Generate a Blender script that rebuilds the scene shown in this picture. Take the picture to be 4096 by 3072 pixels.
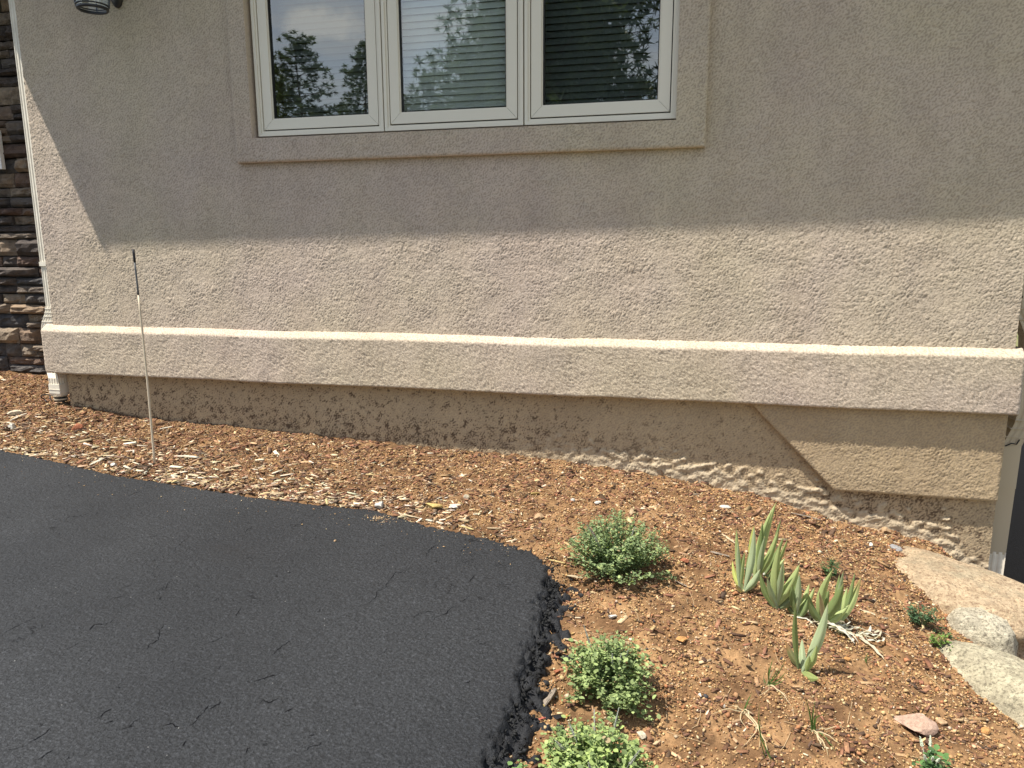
import bpy, math, random
import numpy as np
from mathutils import Vector, Matrix, noise as mnoise

# ------------------------------------------------------------------ camera, sky, sun, exposure
SC = bpy.context.scene
for o in list(bpy.data.objects): bpy.data.objects.remove(o)
CAMZ = 1.40
F, PITCH, YAW, ROLL = 2950.0, math.radians(10.5945), math.radians(13.9016), math.radians(-0.2456)
cam_d = bpy.data.cameras.new('camera'); cam = bpy.data.objects.new('camera', cam_d); SC.collection.objects.link(cam)
cam_d.sensor_fit = 'HORIZONTAL'; cam_d.sensor_width = 36.0; cam_d.lens = F / 4096 * 36.0
cam_d.clip_start = 0.05; cam_d.clip_end = 2000

def ray(px, py):
    x = (px - 2048) / F; y = -(py - 1536) / F
    c, s = math.cos(ROLL), math.sin(ROLL); x, y = c * x - s * y, s * x + c * y
    cy, sy = math.cos(PITCH), math.sin(PITCH)
    fw = cy + y * sy; up = -sy + y * cy
    return Vector((math.cos(YAW) * x - math.sin(YAW) * fw, math.sin(YAW) * x + math.cos(YAW) * fw, up))
_c = ray(2048, 1536); _r = ray(3048, 1536) - ray(2048, 1536); _u = ray(2048, 536) - ray(2048, 1536)
_r.normalize(); _u.normalize(); _b = (-_c).normalized()
cam.matrix_world = Matrix(((_r.x, _u.x, _b.x, 0), (_r.y, _u.y, _b.y, 0), (_r.z, _u.z, _b.z, CAMZ), (0, 0, 0, 1)))
SC.camera = cam

SUNDIR = Vector((-0.43, -0.25, 1.0)).normalized()      # towards the sun
EL = math.asin(SUNDIR.z); AZ = math.atan2(SUNDIR.x, SUNDIR.y)
W = bpy.data.worlds.new('World'); SC.world = W; W.use_nodes = True
nt = W.node_tree; nt.nodes.clear()
wo = nt.nodes.new('ShaderNodeOutputWorld'); bg = nt.nodes.new('ShaderNodeBackground')
sky = nt.nodes.new('ShaderNodeTexSky'); sky.sky_type = 'NISHITA'; sky.sun_disc = False
sky.sun_elevation = EL; sky.sun_rotation = AZ; sky.altitude = 1800; sky.dust_density = 1.2; sky.air_density = 1.0
bg.inputs['Strength'].default_value = 0.12
tc = nt.nodes.new('ShaderNodeTexCoord')
mp = nt.nodes.new('ShaderNodeMapping'); mp.inputs['Scale'].default_value = (1.0, 1.0, 3.2)
mp.inputs['Location'].default_value = (0.35, 0.2, 0.4)
nz = nt.nodes.new('ShaderNodeTexNoise'); nz.inputs['Scale'].default_value = 3.4; nz.inputs['Detail'].default_value = 7; nz.inputs['Roughness'].default_value = 0.55
cr = nt.nodes.new('ShaderNodeValToRGB'); cr.color_ramp.elements[0].position = 0.44; cr.color_ramp.elements[1].position = 0.80; cr.color_ramp.elements[0].color = (.30, .30, .30, 1)
mx = nt.nodes.new('ShaderNodeMixRGB'); mx.inputs[2].default_value = (5.6, 5.8, 6.1, 1)
nt.links.new(tc.outputs['Generated'], mp.inputs['Vector']); nt.links.new(mp.outputs[0], nz.inputs['Vector'])
nt.links.new(nz.outputs['Fac'], cr.inputs['Fac']); nt.links.new(cr.outputs['Color'], mx.inputs[0])
nt.links.new(sky.outputs[0], mx.inputs[1]); nt.links.new(mx.outputs[0], bg.inputs['Color']); nt.links.new(bg.outputs[0], wo.inputs['Surface'])

cd_ = ray(1310, 98); cd_ = Vector((cd_.x, -cd_.y, cd_.z)).normalized()      # a small cumulus cloud over the trees across the drive
def wmath(op, a, b=None, c=None):
    n = nt.nodes.new('ShaderNodeMath'); n.operation = op
    for i, v in enumerate((a, b, c)):
        if v is None: continue
        if hasattr(v, 'links'): nt.links.new(v, n.inputs[i])
        else: n.inputs[i].default_value = v
    return n.outputs[0]
sx = nt.nodes.new('ShaderNodeSeparateXYZ'); nt.links.new(tc.outputs['Generated'], sx.inputs[0])
cside = Vector((-cd_.y, cd_.x, 0)).normalized(); cup = cd_.cross(cside)
if cup.z < 0: cup = -cup
def wdot(v):
    n = nt.nodes.new('ShaderNodeVectorMath'); n.operation = 'DOT_PRODUCT'; nt.links.new(tc.outputs['Generated'], n.inputs[0]); n.inputs[1].default_value = v; return n.outputs['Value']
du = wmath('DIVIDE', wdot(cside), 0.060); dv = wmath('DIVIDE', wdot(cup), 0.021); front = wmath('GREATER_THAN', wdot(cd_), 0.5)
r2 = wmath('ADD', wmath('MULTIPLY', du, du), wmath('MULTIPLY', dv, dv))
cn = nt.nodes.new('ShaderNodeTexNoise'); cn.inputs['Scale'].default_value = 38; cn.inputs['Detail'].default_value = 7; cn.inputs['Roughness'].default_value = .6; nt.links.new(tc.outputs['Generated'], cn.inputs['Vector'])
cm = wmath('MULTIPLY', front, wmath('MULTIPLY_ADD', wmath('SUBTRACT', cn.outputs['Fac'], .5), 3.4, wmath('SUBTRACT', 1.0, r2)))
cmc = nt.nodes.new('ShaderNodeClamp'); nt.links.new(cm, cmc.inputs[0])
mx2_ = nt.nodes.new('ShaderNodeMixRGB'); mx2_.inputs[2].default_value = (9.0, 9.0, 8.8, 1); nt.links.new(wmath('MULTIPLY', cmc.outputs[0], .45), mx2_.inputs[0]); nt.links.new(mx.outputs[0], mx2_.inputs[1]); nt.links.new(mx2_.outputs[0], bg.inputs['Color'])

sd = bpy.data.lights.new('sun', 'SUN'); sd.energy = 5.0; sd.angle = math.radians(0.53); sd.color = (1.0, 0.955, 0.87)
sun = bpy.data.objects.new('sun', sd); SC.collection.objects.link(sun)
sun.rotation_euler = SUNDIR.to_track_quat('Z', 'Y').to_euler(); sun.location = (-4, -3, 12)
SC.view_settings.view_transform = 'Standard'; SC.view_settings.look = 'None'
SC.view_settings.exposure = 0.80; SC.view_settings.gamma = 1.0
SC.render.engine = 'CYCLES'; SC.cycles.use_denoising = True

# ------------------------------------------------------------------ helpers
RNG = np.random.default_rng(7); random.seed(7)
COL = SC.collection

def link(o, parent=None):
    COL.objects.link(o)
    if parent is not None: o.parent = parent
    return o

def tag(o, label=None, cat=None, group=None, kind=None):
    if label: o['label'] = label
    if cat: o['category'] = cat
    if group: o['group'] = group
    if kind: o['kind'] = kind
    return o

def empty(name, loc=(0, 0, 0), **k):
    o = bpy.data.objects.new(name, None); o.location = loc; o.empty_display_size = 0.1
    link(o); bpy.context.view_layer.update() if False else None
    return tag(o, **k)

def mesh(name, verts, faces, mat=None, parent=None, smooth=False, col=None, kind=None):
    """faces: (n,3) or (n,4) numpy array, or a list of lists. Vertices are world coordinates (parents sit unrotated)."""
    verts = np.asarray(verts, dtype=np.float32)
    if parent is not None:
        off = np.array(parent.location, dtype=np.float32)
        pp = parent.parent
        while pp is not None: off = off + np.array(pp.location, dtype=np.float32); pp = pp.parent
        verts = verts - off
    me = bpy.data.meshes.new(name)
    if isinstance(faces, np.ndarray):
        n, k = faces.shape
        me.vertices.add(len(verts)); me.vertices.foreach_set('co', verts.ravel())
        me.loops.add(n * k); me.loops.foreach_set('vertex_index', faces.astype(np.int32).ravel())
        me.polygons.add(n); me.polygons.foreach_set('loop_start', np.arange(0, n * k, k, dtype=np.int32))
        me.polygons.foreach_set('loop_total', np.full(n, k, dtype=np.int32))
        me.update(calc_edges=True)
    else:
        me.from_pydata([tuple(map(float, v)) for v in verts], [], [tuple(int(i) for i in f) for f in faces]); me.update()
    if smooth: me.polygons.foreach_set('use_smooth', np.ones(len(me.polygons), dtype=bool))
    if col is not None:
        a = me.color_attributes.new('Col', 'FLOAT_COLOR', 'POINT')
        c = np.ones((len(verts), 4), dtype=np.float32); c[:, :col.shape[1]] = col
        a.data.foreach_set('color', c.ravel())
    if mat: me.materials.append(mat)
    o = bpy.data.objects.new(name, me); link(o, parent)
    if kind: o['kind'] = kind
    return o

BOXF = [(0, 3, 2, 1), (4, 5, 6, 7), (0, 1, 5, 4), (1, 2, 6, 5), (2, 3, 7, 6), (3, 0, 4, 7)]
class MB:
    def __init__(s): s.v = []; s.f = []
    def box(s, x0, x1, y0, y1, z0, z1):
        b = len(s.v)
        s.v += [(x0, y0, z0), (x1, y0, z0), (x1, y1, z0), (x0, y1, z0), (x0, y0, z1), (x1, y0, z1), (x1, y1, z1), (x0, y1, z1)]
        s.f += [tuple(b + i for i in f) for f in BOXF]; return s
    def hexa(s, pts):
        b = len(s.v); s.v += [tuple(p) for p in pts]; s.f += [tuple(b + i for i in f) for f in BOXF]; return s
    def tube(s, path, rad, n=8, cap=True):
        path = [Vector(p) for p in path]; rr = rad if hasattr(rad, '__len__') else [rad] * len(path)
        b = len(s.v)
        for i, p in enumerate(path):
            t = (path[min(i + 1, len(path) - 1)] - path[max(i - 1, 0)])
            if t.length < 1e-9: t = Vector((0, 0, 1))
            t.normalize(); a = t.orthogonal().normalized() if i == 0 else (a - t * a.dot(t)).normalized(); c = t.cross(a)
            for k in range(n):
                w = 2 * math.pi * k / n; q = p + (a * math.cos(w) + c * math.sin(w)) * rr[i]; s.v.append(tuple(q))
        for i in range(len(path) - 1):
            for k in range(n):
                k2 = (k + 1) % n; s.f.append((b + i * n + k, b + i * n + k2, b + (i + 1) * n + k2, b + (i + 1) * n + k))
        if cap:
            s.f.append(tuple(b + k for k in range(n))[::-1]); s.f.append(tuple(b + (len(path) - 1) * n + k for k in range(n)))
        return s
    def sweep(s, prof, path):
        """horizontal closed profile (x,y) shifted/scaled along path of (x,y,z,scale)"""
        b = len(s.v); n = len(prof)
        for (px, py, pz, sc) in path:
            for (x, y) in prof: s.v.append((px + x * sc, py + y * sc, pz))
        for i in range(len(path) - 1):
            for k in range(n):
                k2 = (k + 1) % n; s.f.append((b + i * n + k, b + i * n + k2, b + (i + 1) * n + k2, b + (i + 1) * n + k))
        s.f.append(tuple(b + k for k in range(n))[::-1]); s.f.append(tuple(b + (len(path) - 1) * n + k for k in range(n)))
        return s
    def obj(s, name, mat, parent=None, smooth=False, kind=None): return mesh(name, s.v, s.f, mat, parent, smooth, kind=kind)

def field(h, w, cell, lo, hi, rng=RNG, aniso=1.0):
    """band-passed random field, unit variance; wavelengths lo..hi in metres, grid spacing cell"""
    n = rng.standard_normal((h, w)); fy = np.fft.fftfreq(h, cell)[:, None]; fx = np.fft.rfftfreq(w, cell)[None, :] * aniso
    f = np.sqrt(fy * fy + fx * fx); f1, f2 = 1 / hi, 1 / lo
    g = np.exp(-((np.maximum(f - f2, 0)) / (0.25 * f2)) ** 2) * np.exp(-((np.maximum(f1 - f, 0)) / (0.35 * f1)) ** 2)
    r = np.fft.irfft2(np.fft.rfft2(n) * g, s=(h, w)); r -= r.mean(); return r / (r.std() + 1e-9)

def gridfaces(nv, nu, mask=None):
    i = np.arange((nv - 1) * (nu - 1)); r = i // (nu - 1); c = i % (nu - 1); a = r * nu + c
    f = np.stack([a, a + 1, a + nu + 1, a + nu], 1)
    return f if mask is None else f[mask.ravel()]

def compact(v, f, *attrs):
    used = np.zeros(len(v), bool); used[f.ravel()] = True; idx = np.cumsum(used) - 1
    return (v[used], idx[f]) + tuple(a[used] for a in attrs)

# ---- materials
def mat(name, base=(0.5, 0.5, 0.5), rough=0.8, spec=0.3, metal=0.0):
    m = bpy.data.materials.new(name); m.use_nodes = True; b = m.node_tree.nodes['Principled BSDF']
    b.inputs['Base Color'].default_value = (*base, 1); b.inputs['Roughness'].default_value = rough
    b.inputs['Specular IOR Level'].default_value = spec; b.inputs['Metallic'].default_value = metal
    m.diffuse_color = (*base, 1); return m

def N(m, t, **k):
    n = m.node_tree.nodes.new(t)
    for a, v in k.items():
        if a in n.inputs: n.inputs[a].default_value = v
        else: setattr(n, a, v)
    return n
def L(m, a, b): m.node_tree.links.new(a, b)
def BS(m): return m.node_tree.nodes['Principled BSDF']
def coords(m, scale=(1, 1, 1), kind='Object'):
    t = N(m, 'ShaderNodeTexCoord'); p = N(m, 'ShaderNodeMapping'); p.inputs['Scale'].default_value = scale; L(m, t.outputs[kind], p.inputs['Vector']); return p.outputs[0]
def noise(m, vec, scale, detail=4, rough=0.55):
    n = N(m, 'ShaderNodeTexNoise'); n.inputs['Scale'].default_value = scale; n.inputs['Detail'].default_value = detail; n.inputs['Roughness'].default_value = rough
    L(m, vec, n.inputs['Vector']); return n.outputs['Fac']
def ramp(m, fac, stops):
    r = N(m, 'ShaderNodeValToRGB'); e = r.color_ramp.elements
    while len(e) < len(stops): e.new(0.5)
    for q, (p, c) in zip(e, stops): q.position = p; q.color = (*c, 1) if len(c) == 3 else c
    L(m, fac, r.inputs['Fac']); return r.outputs['Color']
def mixc(m, fac, a, b, mode='MIX'):
    n = N(m, 'ShaderNodeMixRGB'); n.blend_type = mode
    for i, v in ((0, fac), (1, a), (2, b)):
        if hasattr(v, 'is_linked') or hasattr(v, 'links'): L(m, v, n.inputs[i])
        elif i == 0: n.inputs[0].default_value = v
        else: n.inputs[i].default_value = (*v, 1)
    return n.outputs[0]
def math_(m, op, a, b=0.0):
    n = N(m, 'ShaderNodeMath'); n.operation = op
    for i, v in ((0, a), (1, b)):
        if hasattr(v, 'links'): L(m, v, n.inputs[i])
        else: n.inputs[i].default_value = v
    return n.outputs[0]
def bump(m, h, strength=0.5, dist=0.01, prev=None):
    n = N(m, 'ShaderNodeBump'); n.inputs['Strength'].default_value = strength; n.inputs['Distance'].default_value = dist
    L(m, h, n.inputs['Height'])
    if prev is not None: L(m, prev, n.inputs['Normal'])
    L(m, n.outputs[0], BS(m).inputs['Normal']); return n.outputs[0]
def vcol(m):
    n = N(m, 'ShaderNodeAttribute'); n.attribute_name = 'Col'; return n

def stucco_mat(name, c1, c2, dirt=0.0):
    m = mat(name, c1, 0.95, 0.12); v = coords(m)
    f = noise(m, v, 0.9, 5); f2 = noise(m, v, 160.0, 3, 0.7); f3 = noise(m, v, 5.0, 6, 0.65)
    c = mixc(m, ramp(m, f, [(.38, (0, 0, 0)), (.62, (1, 1, 1))]), c1, c2)
    c = mixc(m, 1.0, c, ramp(m, f3, [(0.3, (0.93, 0.93, 0.94)), (0.7, (1.05, 1.04, 1.02))]), 'MULTIPLY')
    st = noise(m, coords(m, (3.0, 3.0, 0.8)), 1.5, 6, 0.6); c = mixc(m, 1.0, c, ramp(m, st, [(0.34, (0.95, 0.94, 0.93)), (0.56, (1.02, 1.02, 1.02))]), 'MULTIPLY')
    c = mixc(m, 1.0, c, ramp(m, f2, [(0.3, (0.86, 0.86, 0.86)), (0.65, (1.06, 1.06, 1.05))]), 'MULTIPLY')
    a = vcol(m)            # red channel: how far down in a pit of the texture coat (shade painted into the colour there); green: soil splash
    c = mixc(m, a.outputs['Color'] if False else math_(m, 'MULTIPLY', sep(m, a.outputs['Color'], 0), 0.55), c, (0.22, 0.17, 0.13))
    if dirt: c = mixc(m, math_(m, 'MULTIPLY', sep(m, a.outputs['Color'], 2), 0.5), c, (0.55, 0.46, 0.33))
    if dirt: c = mixc(m, math_(m, 'MULTIPLY', sep(m, a.outputs['Color'], 1), dirt), c, (0.07, 0.042, 0.028))
    L(m, c, BS(m).inputs['Base Color'])
    b1 = bump(m, noise(m, v, 125.0, 4, 0.7), 0.7, 0.0042)
    bump(m, noise(m, v, 230.0, 3, 0.6), 0.45, 0.0016, b1)
    return m
def sep(m, colsock, i):
    n = N(m, 'ShaderNodeSeparateColor'); L(m, colsock, n.inputs[0]); return n.outputs[i]

M = {}
M['stucco'] = stucco_mat('stucco', (0.552, 0.451, 0.372), (0.556, 0.469, 0.348))
M['stucco_base'] = stucco_mat('stucco_base', (0.45, 0.338, 0.212), (0.48, 0.375, 0.24), dirt=0.85)
M['frame'] = mat('window_frame', (0.76, 0.70, 0.58), 0.42, 0.4)
M['gasket'] = mat('gasket', (0.015, 0.015, 0.014), 0.6)
M['spout'] = mat('spout_paint', (0.76, 0.70, 0.58), 0.45, 0.4)
_v = coords(M['spout']); L(M['spout'], ramp(M['spout'], noise(M['spout'], _v, 14, 6, 0.65), [(0.35, (0.66, 0.60, 0.49)), (0.6, (0.78, 0.72, 0.60))]), BS(M['spout']).inputs['Base Color'])
M['spout_dark'] = mat('spout_paint_shaded', (0.47, 0.385, 0.27), 0.5, 0.35)  # darker copy of the spout paint, shade put into the colour
M['black'] = mat('black_metal', (0.02, 0.02, 0.022), 0.38, 0.5)
M['rubber'] = mat('black_hose', (0.02, 0.02, 0.02), 0.55)
M['soffit'] = mat('soffit', (0.42, 0.38, 0.32), 0.8)
M['roof'] = mat('shingle', (0.09, 0.085, 0.08), 0.95)
M['room'] = mat('room', (0.10, 0.10, 0.10), 0.9)
M['slat_w'] = mat('blind_white', (0.92, 0.93, 0.92), 0.55, 0.3)
M['slat_g'] = mat('blind_shaded', (0.20, 0.22, 0.21), 0.5, 0.3)  # darker copy of the slats, the dim interior put into their colour
M['white'] = mat('white_paint', (0.75, 0.74, 0.70), 0.5)
M['stem'] = mat('stem', (0.10, 0.13, 0.05), 0.8)

def pane_mat():
    m = bpy.data.materials.new('window_glass'); m.use_nodes = True; t = m.node_tree; t.nodes.clear()
    out = t.nodes.new('ShaderNodeOutputMaterial'); g = t.nodes.new('ShaderNodeBsdfGlossy'); g.inputs['Roughness'].default_value = 0.0
    g.inputs['Color'].default_value = (1.0, 0.97, 0.88, 1); tr = t.nodes.new('ShaderNodeBsdfTransparent'); tr.inputs['Color'].default_value = (0.86, 0.92, 0.90, 1)
    mxs = t.nodes.new('ShaderNodeMixShader'); fr = t.nodes.new('ShaderNodeFresnel'); fr.inputs['IOR'].default_value = 1.5
    ad = t.nodes.new('ShaderNodeMath'); ad.operation = 'MULTIPLY_ADD'; ad.inputs[1].default_value = 1.4; ad.inputs[2].default_value = 0.17
    t.links.new(fr.outputs[0], ad.inputs[0]); t.links.new(ad.outputs[0], mxs.inputs[0]); t.links.new(tr.outputs[0], mxs.inputs[1]); t.links.new(g.outputs[0], mxs.inputs[2])
    t.links.new(mxs.outputs[0], out.inputs['Surface']); return m
M['pane'] = pane_mat()
def lampglass_mat():
    m = bpy.data.materials.new('lantern_glass'); m.use_nodes = True; t = m.node_tree; t.nodes.clear()
    out = t.nodes.new('ShaderNodeOutputMaterial'); g = t.nodes.new('ShaderNodeBsdfGlossy'); g.inputs['Roughness'].default_value = 0.08
    tr = t.nodes.new('ShaderNodeBsdfTransparent'); tr.inputs['Color'].default_value = (0.86, 0.9, 0.87, 1); mxs = t.nodes.new('ShaderNodeMixShader'); mxs.inputs[0].default_value = 0.14
    t.links.new(tr.outputs[0], mxs.inputs[1]); t.links.new(g.outputs[0], mxs.inputs[2]); t.links.new(mxs.outputs[0], out.inputs['Surface']); return m
M['lampglass'] = lampglass_mat()

def vertex_mat(name, rough=0.9, spec=0.15, grain=260.0, bstr=0.4, bdist=0.002, trans=0.0):
    m = mat(name, (0.3, 0.2, 0.1), rough, spec); a = vcol(m); v = coords(m)
    c = mixc(m, 1.0, a.outputs['Color'], ramp(m, noise(m, v, grain, 3, 0.6), [(0.3, (0.72, 0.72, 0.72)), (0.7, (1.2, 1.2, 1.2))]), 'MULTIPLY')
    L(m, c, BS(m).inputs['Base Color'])
    if bstr: bump(m, noise(m, v, grain, 3, 0.6), bstr, bdist)
    return m
M['crumb'] = vertex_mat('crushed_granite')
M['chip'] = vertex_mat('wood_chip', 0.85, 0.15, 180.0)
M['soil'] = vertex_mat('soil', 0.97, 0.08, 200.0, 0.6, 0.004)

def leaf_mat(name):
    m = mat(name, (0.1, 0.2, 0.06), 0.5, 0.35); a = vcol(m); b = BS(m)
    L(m, a.outputs['Color'], b.inputs['Base Color'])
    t = N(m, 'ShaderNodeBsdfTranslucent'); hs = mixc(m, 1.0, a.outputs['Color'], (1.05, 1.25, 0.55), 'MULTIPLY'); L(m, hs, t.inputs['Color'])
    x = N(m, 'ShaderNodeMixShader'); x.inputs[0].default_value = 0.28; out = m.node_tree.nodes['Material Output']
    L(m, b.outputs[0], x.inputs[1]); L(m, t.outputs[0], x.inputs[2]); L(m, x.outputs[0], out.inputs['Surface'])
    return m
M['leaf'] = leaf_mat('leaf'); M['blade'] = leaf_mat('sword_leaf')
BS(M['leaf']).inputs['Roughness'].default_value = 0.75

def asphalt_mat(name, base=0.018, cracks=True):
    m = mat(name, (base,) * 3, 0.66, 0.28); v = coords(m)
    a = noise(m, v, 1.3, 4); g = noise(m, v, 125.0, 3, 0.8); big = noise(m, v, 70.0, 3, 0.7)
    a = ramp(m, a, [(.35, (0, 0, 0)), (.65, (1, 1, 1))]); c = mixc(m, a, (base * 0.74, base * 0.80, base * 0.92), (base * 1.20, base * 1.27, base * 1.40))
    c = mixc(m, 1.0, c, ramp(m, g, [(0.38, (0.45, 0.45, 0.45)), (0.58, (1.3, 1.3, 1.3)), (0.72, (3.0, 3.0, 3.0))]), 'MULTIPLY')
    h = math_(m, 'ADD', math_(m, 'MULTIPLY', g, 0.6), big)
    if cracks:
        sv = coords(m, (1.0, 2.3, 1.0)); wv = N(m, 'ShaderNodeMapping'); wv.inputs['Rotation'].default_value = (0, 0, math.radians(24)); L(m, sv, wv.inputs['Vector'])
        ns = noise(m, wv.outputs[0], 5.0, 7, 0.62); ridge = math_(m, 'ABSOLUTE', math_(m, 'SUBTRACT', ns, 0.5))
        line = ramp(m, ridge, [(0.0, (1, 1, 1)), (0.0045, (0, 0, 0))]); gate = ramp(m, noise(m, v, 7.0, 3, 0.6), [(0.64, (0, 0, 0)), (0.70, (1, 1, 1))])
        ck = math_(m, 'MULTIPLY', line, gate)
        c = mixc(m, math_(m, 'MULTIPLY', ck, 0.7), c, (0.010, 0.010, 0.011)); h = math_(m, 'SUBTRACT', h, math_(m, 'MULTIPLY', ck, 1.2))
        at = vcol(m)      # red channel: oil stain, green channel: broken edge
        c = mixc(m, math_(m, 'MULTIPLY', sep(m, at.outputs['Color'], 0), 0.6), c, (0.014, 0.014, 0.015))
        c = mixc(m, math_(m, 'MULTIPLY', sep(m, at.outputs['Color'], 1), 0.55), c, (0.013, 0.013, 0.015))
        fl = N(m, 'ShaderNodeTexVoronoi'); fl.inputs['Scale'].default_value = 16.0; L(m, v, fl.inputs['Vector'])
        c = mixc(m, ramp(m, fl.outputs['Distance'], [(0.022, (0.75, 0.75, 0.75)), (0.03, (0, 0, 0))]), c, (0.35, 0.34, 0.32))
    L(m, c, BS(m).inputs['Base Color']); bump(m, h, 0.9, 0.0075); return m
M['asphalt'] = asphalt_mat('asphalt')
M['asphalt_far'] = mat('asphalt_far', (.045, .036, .027), .85, .1); bump(M['asphalt_far'], noise(M['asphalt_far'], coords(M['asphalt_far']), 60, 4, .7), .6, .006)
M['tar'] = mat('tar_crumb', (0.016, 0.016, 0.018), 0.5, 0.5)

def granite_mat(name, c1, c2, speck, amt):
    m = mat(name, c1, 0.9, 0.2); v = coords(m)
    c = mixc(m, noise(m, v, 7.0, 5, 0.6), c1, c2)
    c = mixc(m, 1.0, c, ramp(m, noise(m, v, 22.0, 6, 0.7), [(0.32, (.62, .60, .58)), (0.62, (1.15, 1.14, 1.1))]), 'MULTIPLY')
    c = mixc(m, ramp(m, noise(m, v, 85.0, 6, 0.75), [(0.50, (0, 0, 0)), (0.60, (amt,) * 3)]), c, speck)
    c = mixc(m, ramp(m, noise(m, coords(m, (1, 1, 1)), 3.2, 6, 0.7), [(0.52, (0, 0, 0)), (0.62, (0.35,) * 3)]), c, (0.30, 0.29, 0.20))
    L(m, c, BS(m).inputs['Base Color']); bump(m, noise(m, v, 70.0, 7, 0.72), 1.0, 0.022); return m
M['boulder_tan'] = granite_mat('granite_tan', (0.54, 0.38, 0.23), (0.60, 0.49, 0.35), (0.20, 0.12, 0.07), 0.75)
M['boulder_grey'] = granite_mat('granite_grey', (0.66, 0.60, 0.47), (0.54, 0.48, 0.36), (0.13, 0.11, 0.08), 0.75)
M['boulder_pale'] = granite_mat('granite_pale', (0.64, 0.57, 0.42), (0.52, 0.47, 0.33), (0.15, 0.13, 0.09), 0.75)
def rockm(name, c, c2=None):
    m = mat(name, c, 0.9, 0.15); v = coords(m); c2 = c2 or tuple(x * 0.6 for x in c)
    L(m, ramp(m, noise(m, v, 90.0, 5, 0.7), [(0.35, c2), (0.6, c)]), BS(m).inputs['Base Color']); bump(m, noise(m, v, 150, 4, 0.65), 0.6, 0.003); return m
ROCKC = dict(white=(0.62, 0.59, 0.52), pale=(0.52, 0.45, 0.33), tan=(0.42, 0.28, 0.16), yellow=(0.46, 0.34, 0.13), pink=(0.40, 0.27, 0.20), red=(0.34, 0.13, 0.07), brown=(0.20, 0.12, 0.07), orange=(0.46, 0.24, 0.09), grey=(0.3, 0.29, 0.28), black=(0.02, 0.02, 0.022))
RM = {k: rockm('rock_' + k, v) for k, v in ROCKC.items()}
def woodm(name, c):
    m = mat(name, c, 0.85, 0.15); v = coords(m, (1, 14, 14))
    L(m, ramp(m, noise(m, v, 30.0, 4, 0.6), [(0.35, tuple(x * 0.45 for x in c)), (0.6, c)]), BS(m).inputs['Base Color']); bump(m, noise(m, v, 30, 4), 0.7, 0.002); return m
WM = dict(pale=woodm('wood_pale', (0.50, 0.40, 0.26)), white=woodm('wood_bleached', (0.60, 0.54, 0.42)), brown=woodm('wood_brown', (0.15, 0.09, 0.055)), yellow=woodm('wood_yellow', (0.50, 0.38, 0.17)), red=woodm('wood_red', (0.42, 0.13, 0.09)), grey=woodm('wood_grey', (0.28, 0.23, 0.18)))

def stone_mat():
    m = mat('ledge_stone', (0.15, 0.12, 0.1), 0.9, 0.2); oi = N(m, 'ShaderNodeObjectInfo'); v = coords(m)
    c = ramp(m, oi.outputs['Random'], [(0.0, (0.065, 0.055, 0.052)), (0.22, (0.095, 0.080, 0.072)), (0.40, (0.075, 0.073, 0.075)), (0.55, (0.15, 0.125, 0.105)), (0.72, (0.26, 0.205, 0.15)), (0.86, (0.10, 0.065, 0.055)), (1.0, (0.36, 0.27, 0.18))])
    c = mixc(m, 1.0, c, ramp(m, noise(m, v, 16.0, 6, 0.7), [(0.3, (0.6, 0.6, 0.62)), (0.7, (1.6, 1.55, 1.45))]), 'MULTIPLY')
    L(m, c, BS(m).inputs['Base Color']); bump(m, noise(m, coords(m, (1, 1, 2.2)), 30, 8, 0.78), 1.0, 0.02); return m
M['ledge'] = stone_mat(); M['mortar'] = mat('mortar_dark', (0.035, 0.03, 0.028), 0.95)  # very dark mortar showing between the stones

# ------------------------------------------------------------------ ground model
YB = 3.74                                     # front of the foundation wall
def at_y(px, py, y):
    d = ray(px, py); d = d * (y / d.y); return Vector((d.x, d.y, d.z + CAMZ))
def at_z(px, py, z):
    d = ray(px, py); d = d * ((z - CAMZ) / d.z); return Vector((d.x, d.y, z))
def za(x, y): return 0.07 * y - 0.02 * x      # plane of the driveway

def at_asph(px, py):
    d = ray(px, py); t = CAMZ / (0.07 * d.y - 0.02 * d.x - d.z); return Vector((d.x * t, d.y * t, CAMZ + d.z * t))

EDGE = [(0, 1797), (250, 1850), (460, 1900), (700, 1935), (1000, 1985), (1300, 2020), (1500, 2040), (1700, 2100), (1900, 2140), (2010, 2165), (2100, 2195), (2165, 2228), (2190, 2262), (2188, 2300), (2172, 2384), (2150, 2463), (2126, 2565), (2098, 2640), (2082, 2709), (2062, 2798), (2026, 2858), (1998, 2919), (1980, 2988), (1950, 3063), (1890, 3190)]
EW = [tuple(at_asph(*p)[:2]) for p in EDGE]
EW = [(-40.0, 6.0), (-12.0, 3.95), (-6.0, 3.42)] + EW + [(-0.28, 0.9), (0.1, 0.0), (0.4, -1.2), (0.4, -12.0), (-40.0, -12.0)]
EWa = np.array(EW)
def sdist(x, y):
    """distance to the driveway outline, negative inside"""
    P = np.stack([x, y], -1); d = np.full(x.shape, 1e9); ins = np.zeros(x.shape, bool)
    for i in range(len(EWa)):
        a = EWa[i]; b = EWa[(i + 1) % len(EWa)]; ab = b - a
        t = np.clip(((P - a) @ ab) / (ab @ ab), 0, 1); q = P - (a + t[..., None] * ab); d = np.minimum(d, np.hypot(q[..., 0], q[..., 1]))
        c = ((a[1] > y) != (b[1] > y)); 
        if abs(b[1] - a[1]) > 1e-12: ins ^= c & (x < (b[0] - a[0]) * (y - a[1]) / (b[1] - a[1]) + a[0])
    return np.where(ins, -d, d)

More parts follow.
